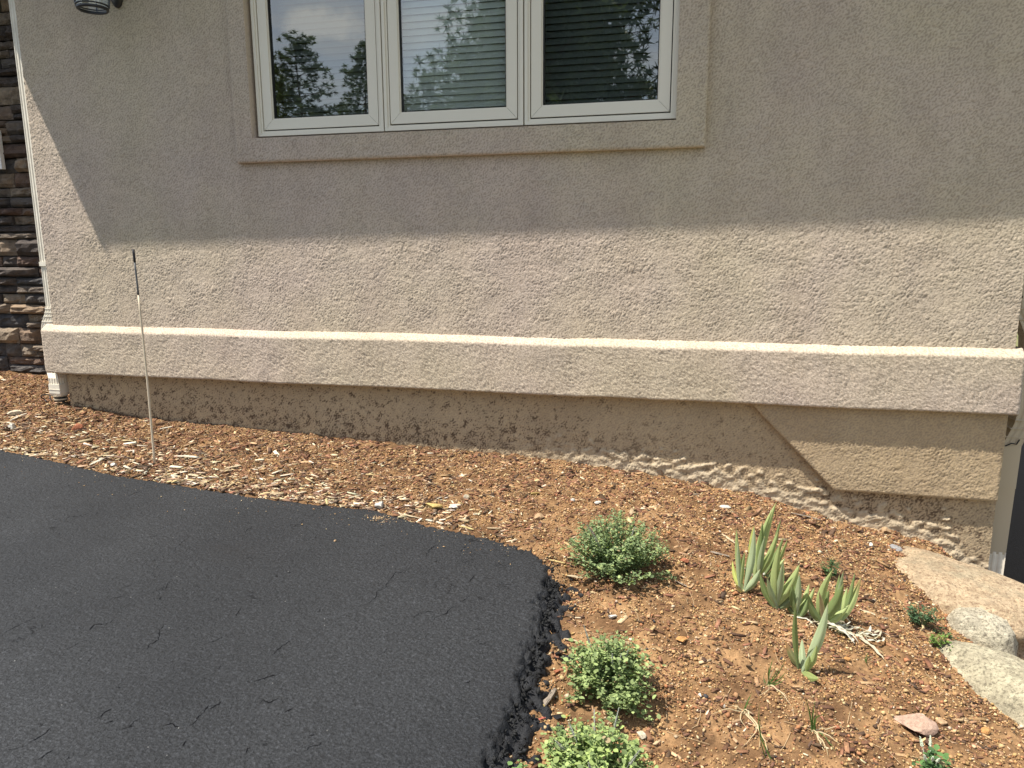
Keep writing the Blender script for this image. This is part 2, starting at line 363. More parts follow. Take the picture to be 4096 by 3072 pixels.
ctl = []
for px, py in [(283, 1622), (610, 1675), (925, 1708), (1370, 1752), (1760, 1796), (2130, 1830), (2410, 1868), (2740, 1925), (2960, 1968), (3130, 2010), (3330, 2078), (3560, 2128), (3760, 2190), (3950, 2370)]:
    p = at_y(px, py, YB); ctl.append((p.x, p.y, p.z))
    ctl.append((p.x, p.y + 0.5, p.z + 0.0))
for px, py in [(80, 1490), (0, 1486)]: p = at_y(px, py, 4.4); ctl.append(tuple(p))
ctl.append((-5.6, 4.4, ctl[-1][2] + 0.02)); ctl.append((-5.5, 3.7, 0.42)); ctl.append((-6.5, 3.4, 0.40))
for p in EW[3:16]: ctl.append((p[0], p[1] , za(*p) - 0.004))
ctl.append((-5.0, 3.30, za(-5.0, 3.30)))
for p in EW[16:27]: ctl.append((p[0] + 0.02, p[1], za(*p) - 0.060)); ctl.append((p[0] + 0.10, p[1] + 0.02, za(*p) - 0.060))
for px, py, z in [(2400, 2400, .150), (2400, 2950, .045), (3000, 3000, .015), (2970, 2400, .125), (3300, 2700, .040), (3700, 2700, -.03), (4096, 3072, -.06), (3700, 2300, -.02), (3900, 2600, -.11), (4090, 2500, -.24), (4096, 2900, -.10), (3300, 3300, -.03), (2400, 3400, .02)]:
    p = at_z(px, py, z); ctl.append(tuple(p))
ctl.append((1.7, 1.2, -0.2)); ctl.append((0.9, 0.3, -0.08)); ctl.append((1.9, 3.7, -0.5)); ctl.append((2.0, 2.4, -0.4))
CT = np.array(ctl)
def _U(r2): return r2 * np.log(r2 + 1e-9) * 0.5
def tps_fit(C, lam=2e-3):
    n = len(C); X = C[:, :2]; K = _U(((X[:, None] - X[None]) ** 2).sum(-1)) + lam * np.eye(n); Pm = np.hstack([np.ones((n, 1)), X])
    A = np.zeros((n + 3, n + 3)); A[:n, :n] = K; A[:n, n:] = Pm; A[n:, :n] = Pm.T
    return np.linalg.solve(A, np.concatenate([C[:, 2], np.zeros(3)]))
TW = tps_fit(CT)
def gsm(x, y):
    x = np.asarray(x, float); y = np.asarray(y, float); s = x.shape; X = np.stack([x.ravel(), y.ravel()], 1); out = np.zeros(len(X))
    for i in range(0, len(X), 20000):
        q = X[i:i + 20000]; out[i:i + 20000] = _U(((q[:, None] - CT[None, :, :2]) ** 2).sum(-1)) @ TW[:-3] + TW[-3] + q @ TW[-2:]
    return out.reshape(s)
# cached grid of the smooth ground + roughness
GX0, GX1, GY0, GY1, GC = -5.8, 2.0, 0.7, 4.6, 0.008
gnx = int((GX1 - GX0) / GC) + 1; gny = int((GY1 - GY0) / GC) + 1
_gx = GX0 + np.arange(gnx) * GC; _gy = GY0 + np.arange(gny) * GC
_cx = np.linspace(GX0, GX1, 157); _cy = np.linspace(GY0, GY1, 79); _cg = gsm(*np.meshgrid(_cx, _cy)); _cs = sdist(*np.meshgrid(_cx, _cy))
def bil(G, xs, ys, x, y):
    u = np.clip((x - xs[0]) / (xs[1] - xs[0]), 0, len(xs) - 1.001); v = np.clip((y - ys[0]) / (ys[1] - ys[0]), 0, len(ys) - 1.001)
    i = u.astype(int); j = v.astype(int); a = u - i; b = v - j
    return G[j, i] * (1 - a) * (1 - b) + G[j, i + 1] * a * (1 - b) + G[j + 1, i] * (1 - a) * b + G[j + 1, i + 1] * a * b
GXM, GYM = np.meshgrid(_gx, _gy)
GZ = bil(_cg, _cx, _cy, GXM, GYM)
GZ += 0.0045 * field(gny, gnx, GC, 0.10, 0.5) + 0.0022 * field(gny, gnx, GC, 0.03, 0.09) + 0.0016 * np.abs(field(gny, gnx, GC, 0.014, 0.03))
GZ -= 0.85 * np.clip((GXM - 1.50) / 0.45, 0, 1) ** 1.6          # bank falling to the lower driveway
GS = sdist(GXM, GYM)
def gz(x, y): return bil(GZ, _gx, _gy, np.asarray(x, float), np.asarray(y, float))
def gs(x, y): return bil(GS, _gx, _gy, np.asarray(x, float), np.asarray(y, float))
def G(px, py):
    """point of the ground seen at a place of the photograph"""
    d = ray(px, py); lo, hi = 0.6, 7.0
    t = np.linspace(1.0, 6.5, 900); x = d.x * t; y = d.y * t; z = CAMZ + d.z * t; h = bil(GZ, _gx, _gy, x, y)
    k = np.argmax(z < h); tt = t[k] if z[k] < h[k] else t[-1]
    return Vector((d.x * tt, d.y * tt, float(h[k])))

# garden bed: the rough earth sheet (cut away well inside the driveway)
cell_s = GS[:-1, :-1]; keep = (cell_s > -0.10)
behind = (GYM[:-1, :-1] > YB + 0.12) & (GXM[:-1, :-1] > -3.70)
keep &= ~behind; keep &= ~((GXM[:-1, :-1] < -5.2)) & (GXM[:-1, :-1] < 1.95)
gzv = GZ.copy(); ins = GS < 0; gzv[ins] = np.minimum(gzv[ins], za(GXM[ins], GYM[ins]) - 0.004 + GS[ins] * 0.5)
soilmix = np.clip(field(gny, gnx, GC, 0.15, 0.8) * 0.35 + 0.5, 0, 1)
fine = np.clip(field(gny, gnx, GC, 0.02, 0.05) * 0.3 + 0.5, 0, 1)
soilmix = np.clip(soilmix + .35 * np.clip((-.4 - GXM) / 1.0, 0, 1), 0, 1); c1 = np.array([0.285, 0.168, 0.082]); c2 = np.array([0.13, 0.072, 0.036])
sc = c1 * (1 - soilmix[..., None]) + c2 * soilmix[..., None]; sc = sc * (0.7 + 0.5 * fine[..., None])
gv = np.stack([GXM, GYM, gzv], -1).reshape(-1, 3); gf = gridfaces(gny, gnx, keep); gv, gf, sc = compact(gv, gf, sc.reshape(-1, 3))
mesh('garden_soil', gv, gf, M['soil'], smooth=True, col=sc, kind='structure')

# driveway: asphalt sheet whose edge crumbles away
ax = np.concatenate([np.linspace(-40, -6, 24)[:-1], np.arange(-6, -3.6, 0.03), np.arange(-3.6, -1.35, 0.014), np.arange(-1.35, 0.3, 0.0065), np.linspace(0.31, 0.7, 8)])
ay = np.concatenate([np.linspace(-12, 0.6, 26)[:-1], np.arange(0.6, 3.75, 0.010), np.linspace(3.8, 6.5, 20)])
AX, AY = np.meshgrid(ax, ay); AS = sdist(AX, AY)
_nf = field(1200, 1200, 0.01, 0.05, 0.30); _nf2 = field(1200, 1200, 0.01, 0.02, 0.06)
nx_ = np.arange(1200) * 0.01 - 8; ny_ = np.arange(1200) * 0.01 - 4
n1 = bil(_nf, nx_, ny_, AX, AY); n2 = bil(_nf2, nx_, ny_, AX, AY)
side = np.clip((AX + 1.15) / 0.45, 0, 1) * np.clip((3.0 - AY) / 0.25, 0, 1)         # 1 along the broken right-hand edge
es = AS + 0.006 * n1 * (0.5 + side) + (0.003 + .007 * side) * n2
skirt = 0.02 + 0.045 * side + 0.035 * side * n1
drop = np.where(es < -0.006, 0, np.clip((es + 0.006) / 0.008, 0, 1) * (0.010 + 0.018 * side))
run = np.clip(es / np.maximum(skirt, 0.012), 0, None)
drop = drop + np.clip(run, 0, 1) * (0.012 + 0.016 * side) + np.clip(run - 1, 0, 9) * 0.05
rough_e = np.clip((AS + 0.03) / 0.03, 0, 1) * np.clip(0.3 + side, 0, 1)
AZ_ = za(AX, AY) - drop + rough_e * (0.0070 * np.abs(n2) * (es > -.01) + 0.002 * n2 + 0.002 * n1) + 0.0002 * n1 + 0.004 * np.sin(AX * 2.1) * np.sin(AY * 1.7 + 1)
groove = np.exp(-((es - 0.006) / 0.010) ** 2) * side * np.clip(n1 * 0.6 + 0.7, 0, 1); AZ_ -= 0.016 * groove
stp = at_asph(950, 2205); stp2 = at_asph(870, 2190)
stain = np.clip(np.exp(-(((AX - stp.x) / 0.10) ** 2 + ((AY - stp.y) / 0.07) ** 2)) * (0.9 + 0.5 * n1) + 0.7 * np.exp(-(((AX - stp2.x) / 0.07) ** 2 + ((AY - stp2.y) / 0.035) ** 2)), 0, 1)
acol = np.stack([stain, np.clip((es + 0.03) / 0.05, 0, 1) * (0.25 + 0.75 * side), stain * 0], -1)
akeep = (AS[:-1, :-1] < 0.24)
av = np.stack([AX, AY, AZ_], -1).reshape(-1, 3); af = gridfaces(len(ay), len(ax), akeep); av, af, acol = compact(av, af, acol.reshape(-1, 3))
mesh('driveway', av, af, M['asphalt'], smooth=True, col=acol, kind='structure')

# fine settling cracks in the asphalt, a hand's length each
crk = MB(); rk = random.Random(31)
CR = [[(0, 2543), (60, 2505), (155, 2459)], [(0, 3008), (100, 2985), (187, 2930), (205, 2905)], [(452, 2362), (500, 2345), (536, 2330)], [(136, 3053), (180, 3020), (213, 3002)], [(342, 2665), (355, 2640), (368, 2627)], [(413, 2898), (452, 2885)], [(725, 2985), (745, 2965)], [(600, 2375), (650, 2350), (690, 2345)], [(870, 2680), (885, 2665)], [(505, 1985), (560, 1965), (640, 1925)], [(820, 1990), (870, 1962), (930, 1940)]]
for _ in range(55):
    x_ = rk.uniform(0, 1900); y_ = rk.uniform(1950, 3060); a_ = math.radians(rk.gauss(30, 14)); l_ = rk.uniform(20, 110); p_ = [(x_, y_)]
    for k in range(rk.randint(2, 5)): a2 = a_ + rk.gauss(0, .35); x_ += math.cos(a2) * l_ / 3; y_ -= math.sin(a2) * l_ / 3; p_.append((x_, y_))
    CR.append(p_)
for p_ in CR:
    P = [at_asph(*q) for q in p_]; P = [p for p in P if float(sdist(np.array([p.x]), np.array([p.y]))[0]) < -.05]
    if len(P) < 2: continue
    Q = []
    for a, b_ in zip(P[:-1], P[1:]):
        for t in (0, .25, .5, .75): q = a.lerp(b_, t); Q.append((q.x + rk.gauss(0, .0016), q.y + rk.gauss(0, .0016)))
    Q.append((P[-1].x, P[-1].y)); nq = len(Q); w0 = rk.uniform(.0005, .0014)
    b0 = len(crk.v)
    for i, (x_, y_) in enumerate(Q):
        i0, i1 = max(i - 1, 0), min(i + 1, nq - 1); dx, dy = Q[i1][0] - Q[i0][0], Q[i1][1] - Q[i0][1]; l_ = math.hypot(dx, dy) + 1e-9; w_ = w0 * math.sin(math.pi * (i + .3) / (nq + .6)) * rk.uniform(.4, 1.4)
        z_ = za(x_, y_) + .0042 * math.sin(x_ * 2.1) * math.sin(y_ * 1.7 + 1) + .0016
        crk.v += [(x_ - dy / l_ * w_, y_ + dx / l_ * w_, z_), (x_ + dy / l_ * w_, y_ - dx / l_ * w_, z_)]
    crk.f += [(b0 + 2 * i, b0 + 2 * i + 1, b0 + 2 * i + 3, b0 + 2 * i + 2) for i in range(nq - 1)]
crk.obj('crack_lines', mat('crack_dark', (.006, .006, .007), .9, .0), bpy.data.objects['driveway'], kind='stuff')

# far terrain, lower driveway beside the house
tx = np.concatenate([np.linspace(-300, -42, 14), np.linspace(-40, 30, 71), np.linspace(34, 300, 14)]); ty = np.concatenate([np.linspace(-300, -16, 16), np.linspace(-14, 40, 55), np.linspace(44, 300, 14)])
TX, TY = np.meshgrid(tx, ty)
low = np.clip((TX - 0.6) / 1.3, 0, 1) * np.clip((TY + 3) / 3, 0, 1); TZ = -0.25 - 0.75 * low * low * (3 - 2 * low) - 0.03 * np.clip(-TY - 12, 0, 60) * 0.2
mg = mat('dry_grass', (0.12, 0.13, 0.05), 0.95, 0.1); L(mg, ramp(mg, noise(mg, coords(mg), 1.6, 8, 0.7), [(0.35, (0.06, 0.09, 0.03)), (0.65, (0.22, 0.19, 0.09))]), BS(mg).inputs['Base Color'])
mesh('ground', np.stack([TX, TY, TZ], -1).reshape(-1, 3), gridfaces(len(ty), len(tx)), mg, smooth=True, kind='structure')
lx = np.linspace(1.2, 7.0, 30); ly = np.linspace(1.5, 13.5, 50); LX, LY = np.meshgrid(lx, ly)
LZ = -0.93 + 0.012 * (LY - 4) + 0.004 * np.sin(LX * 5) * np.sin(LY * 3)
mesh('lower_driveway', np.stack([LX, LY, LZ], -1).reshape(-1, 3), gridfaces(50, 30), M['asphalt_far'], smooth=True, kind='structure')

# ------------------------------------------------------------------ the house
XL, XR, YW = -3.81, 1.395, 3.70
house = empty('stucco_house', (XL, YW, 0.0), label='tan stucco house with three casement windows in a raised stucco surround', cat='house')
TEXH = {}
def stucco_relief(h, w, cell, rng):
    n = field(h, w, cell, 0.0115, 0.0155, rng); n2 = field(h, w, cell, 0.006 if cell < .0031 else cell * 2.0, 0.012, rng); big = field(h, w, cell, 0.15, 0.7, rng); mid = field(h, w, cell, 0.03, 0.09, rng)
    t = 1.15 * n + 0.5 * n2 + 0.25 * mid - 0.25
    amt = np.clip(0.85 + 0.16 * big, 0.4, 1.3)
    hgt = np.tanh(t * 1.3) * 0.0016 * amt + 0.00022 * mid + 0.0005 * big
    pit = np.clip(-(t + 0.55) * 1.3, 0, 1)
    return hgt, pit, big

def relief_panel(name, x0, x1, z0, z1, y, m, parent, cell=0.0058, hole=None, extra=None, shape=None, seed=1):
    rng = np.random.default_rng(seed); nx = int(round((x1 - x0) / cell)) + 1; nz = int(round((z1 - z0) / cell)) + 1
    xs = np.linspace(x0, x1, nx); zs = np.linspace(z0, z1, nz); X, Z = np.meshgrid(xs, zs)
    hg, pit, big = stucco_relief(nz, nx, cell, rng); dirt = np.zeros_like(hg)
    if extra is not None: hg, pit, dirt = extra(X, Z, hg, pit, dirt, rng)
    Y = y - hg; keep = None
    if hole is not None: keep = ~((X[:-1, :-1] > hole[0]) & (X[1:, 1:] < hole[1]) & (Z[:-1, :-1] > hole[2]) & (Z[1:, 1:] < hole[3]))
    if shape is not None:
        X, Y, Z, keep = shape(X, Y, Z)
    v = np.stack([X, Y, Z], -1).reshape(-1, 3); f = gridfaces(nz, nx, keep); c = np.stack([pit, dirt, extra.foot if extra is not None else pit * 0], -1).reshape(-1, 3)
    v, f, c = compact(v, f, c)
    return mesh(name, v, f, m, parent, smooth=True, col=c)

HX0, HX1, HZ0, HZ1 = -2.332, -0.1185, 1.972, 3.20        # opening of the window
ZW0 = 0.938
relief_panel('wall', XL, XR, ZW0, 2.93, YW, M['stucco'], house, hole=(HX0 - .02, HX1 + .02, HZ0 - .02, 9), seed=3)
b = MB(); b.box(XL, HX0 - .03, YW + .002, YW + .10, 2.92, 3.62); b.box(HX1 + .03, XR, YW + .002, YW + .10, 2.92, 3.62); b.box(HX0 - .03, HX1 + .03, YW + .002, YW + .10, HZ1 + .03, 3.62)
b.box(XL, HX0 - .03, YW + .012, YW + .10, 0.70, 2.918); b.box(HX1 + .03, XR, YW + .012, YW + .10, 0.70, 2.918); b.box(HX0 - .03, HX1 + .03, YW + .012, YW + .10, 0.70, HZ0 - .03)
b.obj('wall', M['stucco'], house)
# side walls, back, floor of the room behind the glass
relief_panel('side_wall', 0, 1, 0, 1, 0, M['stucco'], house, cell=0.01, seed=5, shape=lambda X, Y, Z: (XR - 0.004 + (Y * 1.0) * -1, YW + 0.001 + X * 5.0, 0.70 + Z * 3.0, None))
b = MB(); b.box(XR - .12, XR - .014, YW + .105, 12, -1.0, 3.6); b.obj('side_wall', M['stucco'], house)
b = MB(); b.box(XL + .012, XL + .10, YW + .105, 12, 0.0, 3.6); b.obj('side_wall', M['stucco'], house)
b = MB(); b.box(XL + .105, XR - .125, 11.9, 12.0, 0, 3.6); b.obj('back_wall', M['stucco'], house)
b = MB(); b.box(XL + .105, XR - .125, YW + .105, 11.89, .9, 1.0); b.box(XL + .105, XR - .125, 6.5, 6.6, 1.01, 3.5); b.obj('interior', M['room'], house)

# window surround: raised stucco ring
TX0, TX1, TZ0, TZ1 = -2.437, 0.016, 1.848, 3.30; YT = 3.662
def trim_shape(X, Y, Z):
    # last rows/columns fold back to the wall to give the surround its thickness
    return X, Y, Z, None
ring = []
def trim_piece(x0, x1, z0, z1, seed):
    rng = np.random.default_rng(seed); cell = 0.0058; pad = 4
    nx = int((x1 - x0) / cell) + 1; nz = int((z1 - z0) / cell) + 1
    xs = np.concatenate([np.full(pad, x0), np.linspace(x0, x1, nx), np.full(pad, x1)]); zs = np.concatenate([np.full(pad, z0), np.linspace(z0, z1, nz), np.full(pad, z1)])
    X, Z = np.meshgrid(xs, zs); hg, pit, big = stucco_relief(len(zs), len(xs), cell, rng)
    kx = np.concatenate([np.arange(pad, 0, -1), np.zeros(nx), np.arange(1, pad + 1)]) / pad; kz = np.concatenate([np.arange(pad, 0, -1), np.zeros(nz), np.arange(1, pad + 1)]) / pad
    k = np.maximum(kx[None, :], kz[:, None]); Y = YT + k * 0.058 - hg
    ex = np.minimum(X - x0, x1 - X); ez = np.minimum(Z - z0, z1 - Z); e = np.minimum(ex, ez)
    Y += np.clip(0.006 - e, 0, 0.006) * 0.7 * (k == 0)
    X = X + np.where(kx[None, :] > 0, hg * 1.0, 0); Z = Z + np.where(kz[:, None] > 0, hg * 1.0, 0)
    v = np.stack([X, Y, Z], -1).reshape(-1, 3); c = np.stack([pit, pit * 0, pit * 0], -1).reshape(-1, 3)
    return mesh('window_surround', v, gridfaces(len(zs), len(xs)), M['stucco'], house, smooth=True, col=c)
def ring_panel():
    rng = np.random.default_rng(11); cell = 0.0058; pad = 5
    def axis(a, b, c, d):
        n1 = int((b - a) / cell) + 1; n2 = int((c - b) / cell) + 1; n3 = int((d - c) / cell) + 1
        return np.concatenate([np.linspace(a, b, n1)[:-1], np.linspace(b, c, n2)[:-1], np.linspace(c, d, n3)])
    xs = axis(TX0, HX0, HX1, TX1); zs = axis(TZ0, HZ0, HZ1, TZ1)
    X, Z = np.meshgrid(xs, zs); hg, pit, big = stucco_relief(len(zs), len(xs), cell, rng)
    edge = np.minimum(np.minimum(X - TX0, TX1 - X), np.minimum(Z - TZ0, TZ1 - Z))
    Y = YT - hg + np.clip(0.008 - edge, 0, 0.008) * 0.8
    inside = (X[:-1, :-1] >= HX0 - 1e-5) & (X[1:, 1:] <= HX1 + 1e-5) & (Z[:-1, :-1] >= HZ0 - 1e-5) & (Z[1:, 1:] <= HZ1 + 1e-5)
    V = [np.stack([X, Y, Z], -1).reshape(-1, 3)]; Fs = [gridfaces(len(zs), len(xs), ~inside)]; Cs = [np.stack([pit, pit * 0, pit * 0], -1).reshape(-1, 3)]
    def strip(ix, iz, yb, sgn):
        pts = V[0].reshape(len(zs), len(xs), 3)[iz, ix]; n = len(pts); base = sum(len(q) for q in V); rows = 8; loc = []
        for r in range(rows):
            t = r / (rows - 1); q = pts.copy(); q[:, 1] = pts[:, 1] * (1 - t) + yb * t
            jit = rng.standard_normal(n) * 0.0009 * (0 < r < rows - 1); q[:, 0] += jit; q[:, 2] += jit; loc.append(q)
        V.append(np.concatenate(loc)); g = gridfaces(rows, n) + base; Fs.append(g if sgn > 0 else g[:, ::-1]); Cs.append(np.zeros((rows * n, 3)))
    nz_, nx2 = len(zs), len(xs); ix0 = int(np.argmin(abs(xs - HX0))); ix1 = int(np.argmin(abs(xs - HX1))); iz0 = int(np.argmin(abs(zs - HZ0))); iz1 = int(np.argmin(abs(zs - HZ1)))
    A = np.arange
    strip(A(nx2), np.zeros(nx2, int), YW + .01, 1); strip(A(nx2), np.full(nx2, nz_ - 1), YW + .01, -1)
    strip(np.zeros(nz_, int), A(nz_), YW + .01, -1); strip(np.full(nz_, nx2 - 1), A(nz_), YW + .01, 1)
    strip(A(ix0, ix1 + 1), np.full(ix1 - ix0 + 1, iz0), YW + .10, -1); strip(A(ix0, ix1 + 1), np.full(ix1 - ix0 + 1, iz1), YW + .10, 1)
    strip(np.full(iz1 - iz0 + 1, ix0), A(iz0, iz1 + 1), YW + .10, 1); strip(np.full(iz1 - iz0 + 1, ix1), A(iz0, iz1 + 1), YW + .10, -1)
    v = np.concatenate(V); f = np.concatenate(Fs); c = np.concatenate(Cs); v, f, c = compact(v, f, c)
    mesh('window_surround', v, f, M['stucco'], house, smooth=True, col=c)
ring_panel()

# belly band: sloped top, face, underside, in one profile swept along x
def profile_panel(name, prof, x0, x1, m, seed, relief=1.0, cell=0.0055, dirtfn=None, ends=True):
    rng = np.random.default_rng(seed); P = np.array(prof, float); seg = np.hypot(*np.diff(P, axis=0).T); s = np.concatenate([[0], np.cumsum(seg)])
    n = int(s[-1] / cell) + 1; ss = np.linspace(0, s[-1], n); y = np.interp(ss, s, P[:, 0]); z = np.interp(ss, s, P[:, 1])
    ty_ = np.gradient(y); tz_ = np.gradient(z); l = np.hypot(ty_, tz_); ny = -tz_ / l; nzv = ty_ / l
    nx = int((x1 - x0) / cell) + 1; xs = np.linspace(x0, x1, nx); hg, pit, big = stucco_relief(n, nx, cell, rng); hg = hg * relief
    wav = 0.0016 * np.interp(xs, np.linspace(x0, x1, 24), rng.standard_normal(24))
    X = np.broadcast_to(xs, (n, nx)).copy(); Y = y[:, None] + ny[:, None] * hg; Z = z[:, None] + nzv[:, None] * hg + wav[None]
    edge = np.minimum(X - x0, x1 - X); Y = Y + np.clip(0.009 - edge, 0, .009) * 0.9
    c = np.stack([pit, pit * 0, pit * 0], -1).reshape(-1, 3); V = np.stack([X, Y, Z], -1).reshape(-1, 3); Fq = gridfaces(n, nx)
    # end caps as fans of quads towards the wall plane
    VV = [V]; FF = [Fq]; CC = [c]; base = len(V)
    for k, colx in ((0, 0), (1, nx - 1)):
        rows = V.reshape(n, nx, 3)[:, colx]; back = rows.copy(); back[:, 1] = P[:, 0].max() + 0.05
        mids = [rows * (1 - t) + back * t + np.array([0, 0, 0]) for t in np.linspace(0, 1, 14)]
        for q in mids[1:]: q[:, 0] += rng.standard_normal(n) * 0.0009
        VV.append(np.concatenate(mids)); g = gridfaces(14, n) + base; FF.append(g); CC.append(np.zeros((14 * n, 3))); base += 14 * n
    return mesh(name, np.concatenate(VV), np.concatenate(FF), m, house, smooth=True, col=np.concatenate(CC))
YBAND, ZBT, ZBB = 3.655, 0.9085, 0.6455
profile_panel('belly_band', [(YW + .012, ZW0 + .004), (YW - .006, ZW0 - .001), (YBAND + .006, ZBT + .004), (YBAND, ZBT - .004), (YBAND, ZBB + .006), (YBAND + .005, ZBB), (YW + .10, ZBB + .002)], -3.866, 1.428, M['stucco'], 21, 1.05)
profile_panel('belly_band', [(YW + .012, ZW0 + .003), (YBAND + .02, ZBT - .001), (YBAND + .02, ZBB + .002), (YBAND + .04, ZBB + .002)], 1.395, 1.427, M['stucco'], 22, 0.5)
b = MB(); b.box(XR + .004, 1.424, YW + .05, 9.0, ZBB + .004, ZBT); b.obj('belly_band', M['stucco'], house)

# lapped lower panel with the slanted end
YP = 3.703; PZB = 0.2255; PXR = 1.401
def pshape(X, Y, Z):
    # left edge runs on a slant: x from .272 at the top to .693 at the bottom
    t = (Z - PZB) / (ZBB + .02 - PZB); xl = 0.693 + (0.262 - 0.693) * t; kp = X[:-1, 1:] > xl[:-1, 1:]
    X2 = np.maximum(X, xl); e = np.minimum(X2 - xl, np.minimum(Z - PZB, PXR - X2))
    Y = Y + np.clip(0.006 - e, 0, .006) * .8; return X2, Y, Z, kp
relief_panel('lap_panel', 0.262, PXR, PZB, ZBB + .02, YP, M['stucco_base'], house, seed=31, shape=pshape)
b = MB(); zt = ZBB + .015
b.hexa([(0.693, YP + .004, PZB), (PXR, YP + .004, PZB), (PXR, YB + .03, PZB), (0.693, YB + .03, PZB), (0.267, YP + .004, zt), (PXR, YP + .004, zt), (PXR, YB + .03, zt), (0.267, YB + .03, zt)])
b.obj('lap_panel', M['stucco_base'], house)

# foundation wall with parged, lumpy foot
zb_x = CT[:28:2, 0]; zb_z = CT[:28:2, 2]; o_ = np.argsort(zb_x); zb_x = zb_x[o_]; zb_z = zb_z[o_]
def fextra(X, Z, hg, pit, dirt, rng):
    h = Z - np.interp(X, zb_x, zb_z); nzr, nxr = X.shape
    lump = field(nzr, nxr, 0.0055, 0.045, 0.40, rng, aniso=1.25); lump2 = field(nzr, nxr, 0.0055, 0.012, 0.028, rng, aniso=1.2); lump3 = field(nzr, nxr, 0.0055, 0.02, 0.07, rng, aniso=2.6)
    right = np.clip((X + 1.1) / 0.8, 0, 1)
    foot = np.clip((0.10 + 0.035 * lump - h) / 0.03, 0, 1) * right
    h2 = hg + foot * (0.003 + 0.0020 * lump + 0.0004 * lump2 + 0.0022 * np.clip((lump + .35 * lump3) * 4 - 1.5, 0, 1)) - foot * 0.006 * np.clip((lump2 + .5 * lump - 1.3) * 3, 0, 1) 
    spl = field(nzr, nxr, 0.0055, 0.05, 0.5, rng); sm = field(nzr, nxr, 0.0055, 0.012, 0.03, rng)
    low = np.clip((0.30 - h) / 0.25, 0, 1); low2 = np.exp(-((X - 1.0) / 0.35) ** 2) * np.clip((0.26 - Z) / 0.05, 0, 1)
    dirt = np.clip((sm + 0.7 * spl + 1.3 * low - 1.55) * 1.6, 0, 1) * (1 - foot) * np.clip(1.15 - right * .5 + low2, 0, 1)
    dirt = np.maximum(dirt, np.clip((sm + spl * .5 - 0.1) * 1.5, 0, 1) * low2 * (1 - foot))
    dirt = np.maximum(dirt, np.clip((0.015 - h) / 0.02, 0, 1) * (1 - right) * .8)
    fextra.foot = np.clip(foot * 1.3 - .15 + .25 * lump2 * foot, 0, 1)
    return h2, pit * 0.8, dirt
relief_panel('foundation_wall', -3.787, 1.408, -0.34, ZBB + .015, YB, M['stucco_base'], house, cell=0.0055, seed=41, extra=fextra)
b = MB(); b.box(-3.785, 1.402, YB + .016, YB + .2, -1.05, ZBB + .01); b.box(-3.785, -3.70, YB + .2, 9, -.3, ZBB + .01); b.box(1.30, 1.402, YB + .2, 9, -1.05, ZBB + .01); b.obj('foundation_wall', M['stucco_base'], house)

# eaves: soffit, fascia, gutter, roof
ZE, YE, XE = 3.42, 3.225, -4.217
b = MB(); b.box(XE, 1.95, YE + .032, 11.9, ZE + .0, ZE + .02); b.obj('soffit', M['soffit'], house)
b = MB(); b.hexa([(XE, YE - .022, ZE - .03), (1.95, YE + .008, ZE - .03), (1.95, YE + .03, ZE - .03), (XE, YE, ZE - .03), (XE, YE - .022, ZE + .16), (1.95, YE + .008, ZE + .16), (1.95, YE + .03, ZE + .16), (XE, YE, ZE + .16)]); b.box(XE - .03, XE - .002, YE - .03, 12, ZE - .03, ZE + .16); b.obj('fascia', M['soffit'], house)
b = MB(); b.hexa([(XE - .05, YE - .03, ZE + .165), (2.0, YE, ZE + .165), (2.0, 12, ZE + .165), (XE - .05, 12, ZE + .165), (XE + 2.3, YE + 3.6, ZE + 1.9), (-.6, YE + 3.6, ZE + 1.9), (-.6, 8.6, ZE + 1.9), (XE + 2.3, 8.6, ZE + 1.9)]); b.obj('roof', M['roof'], house)

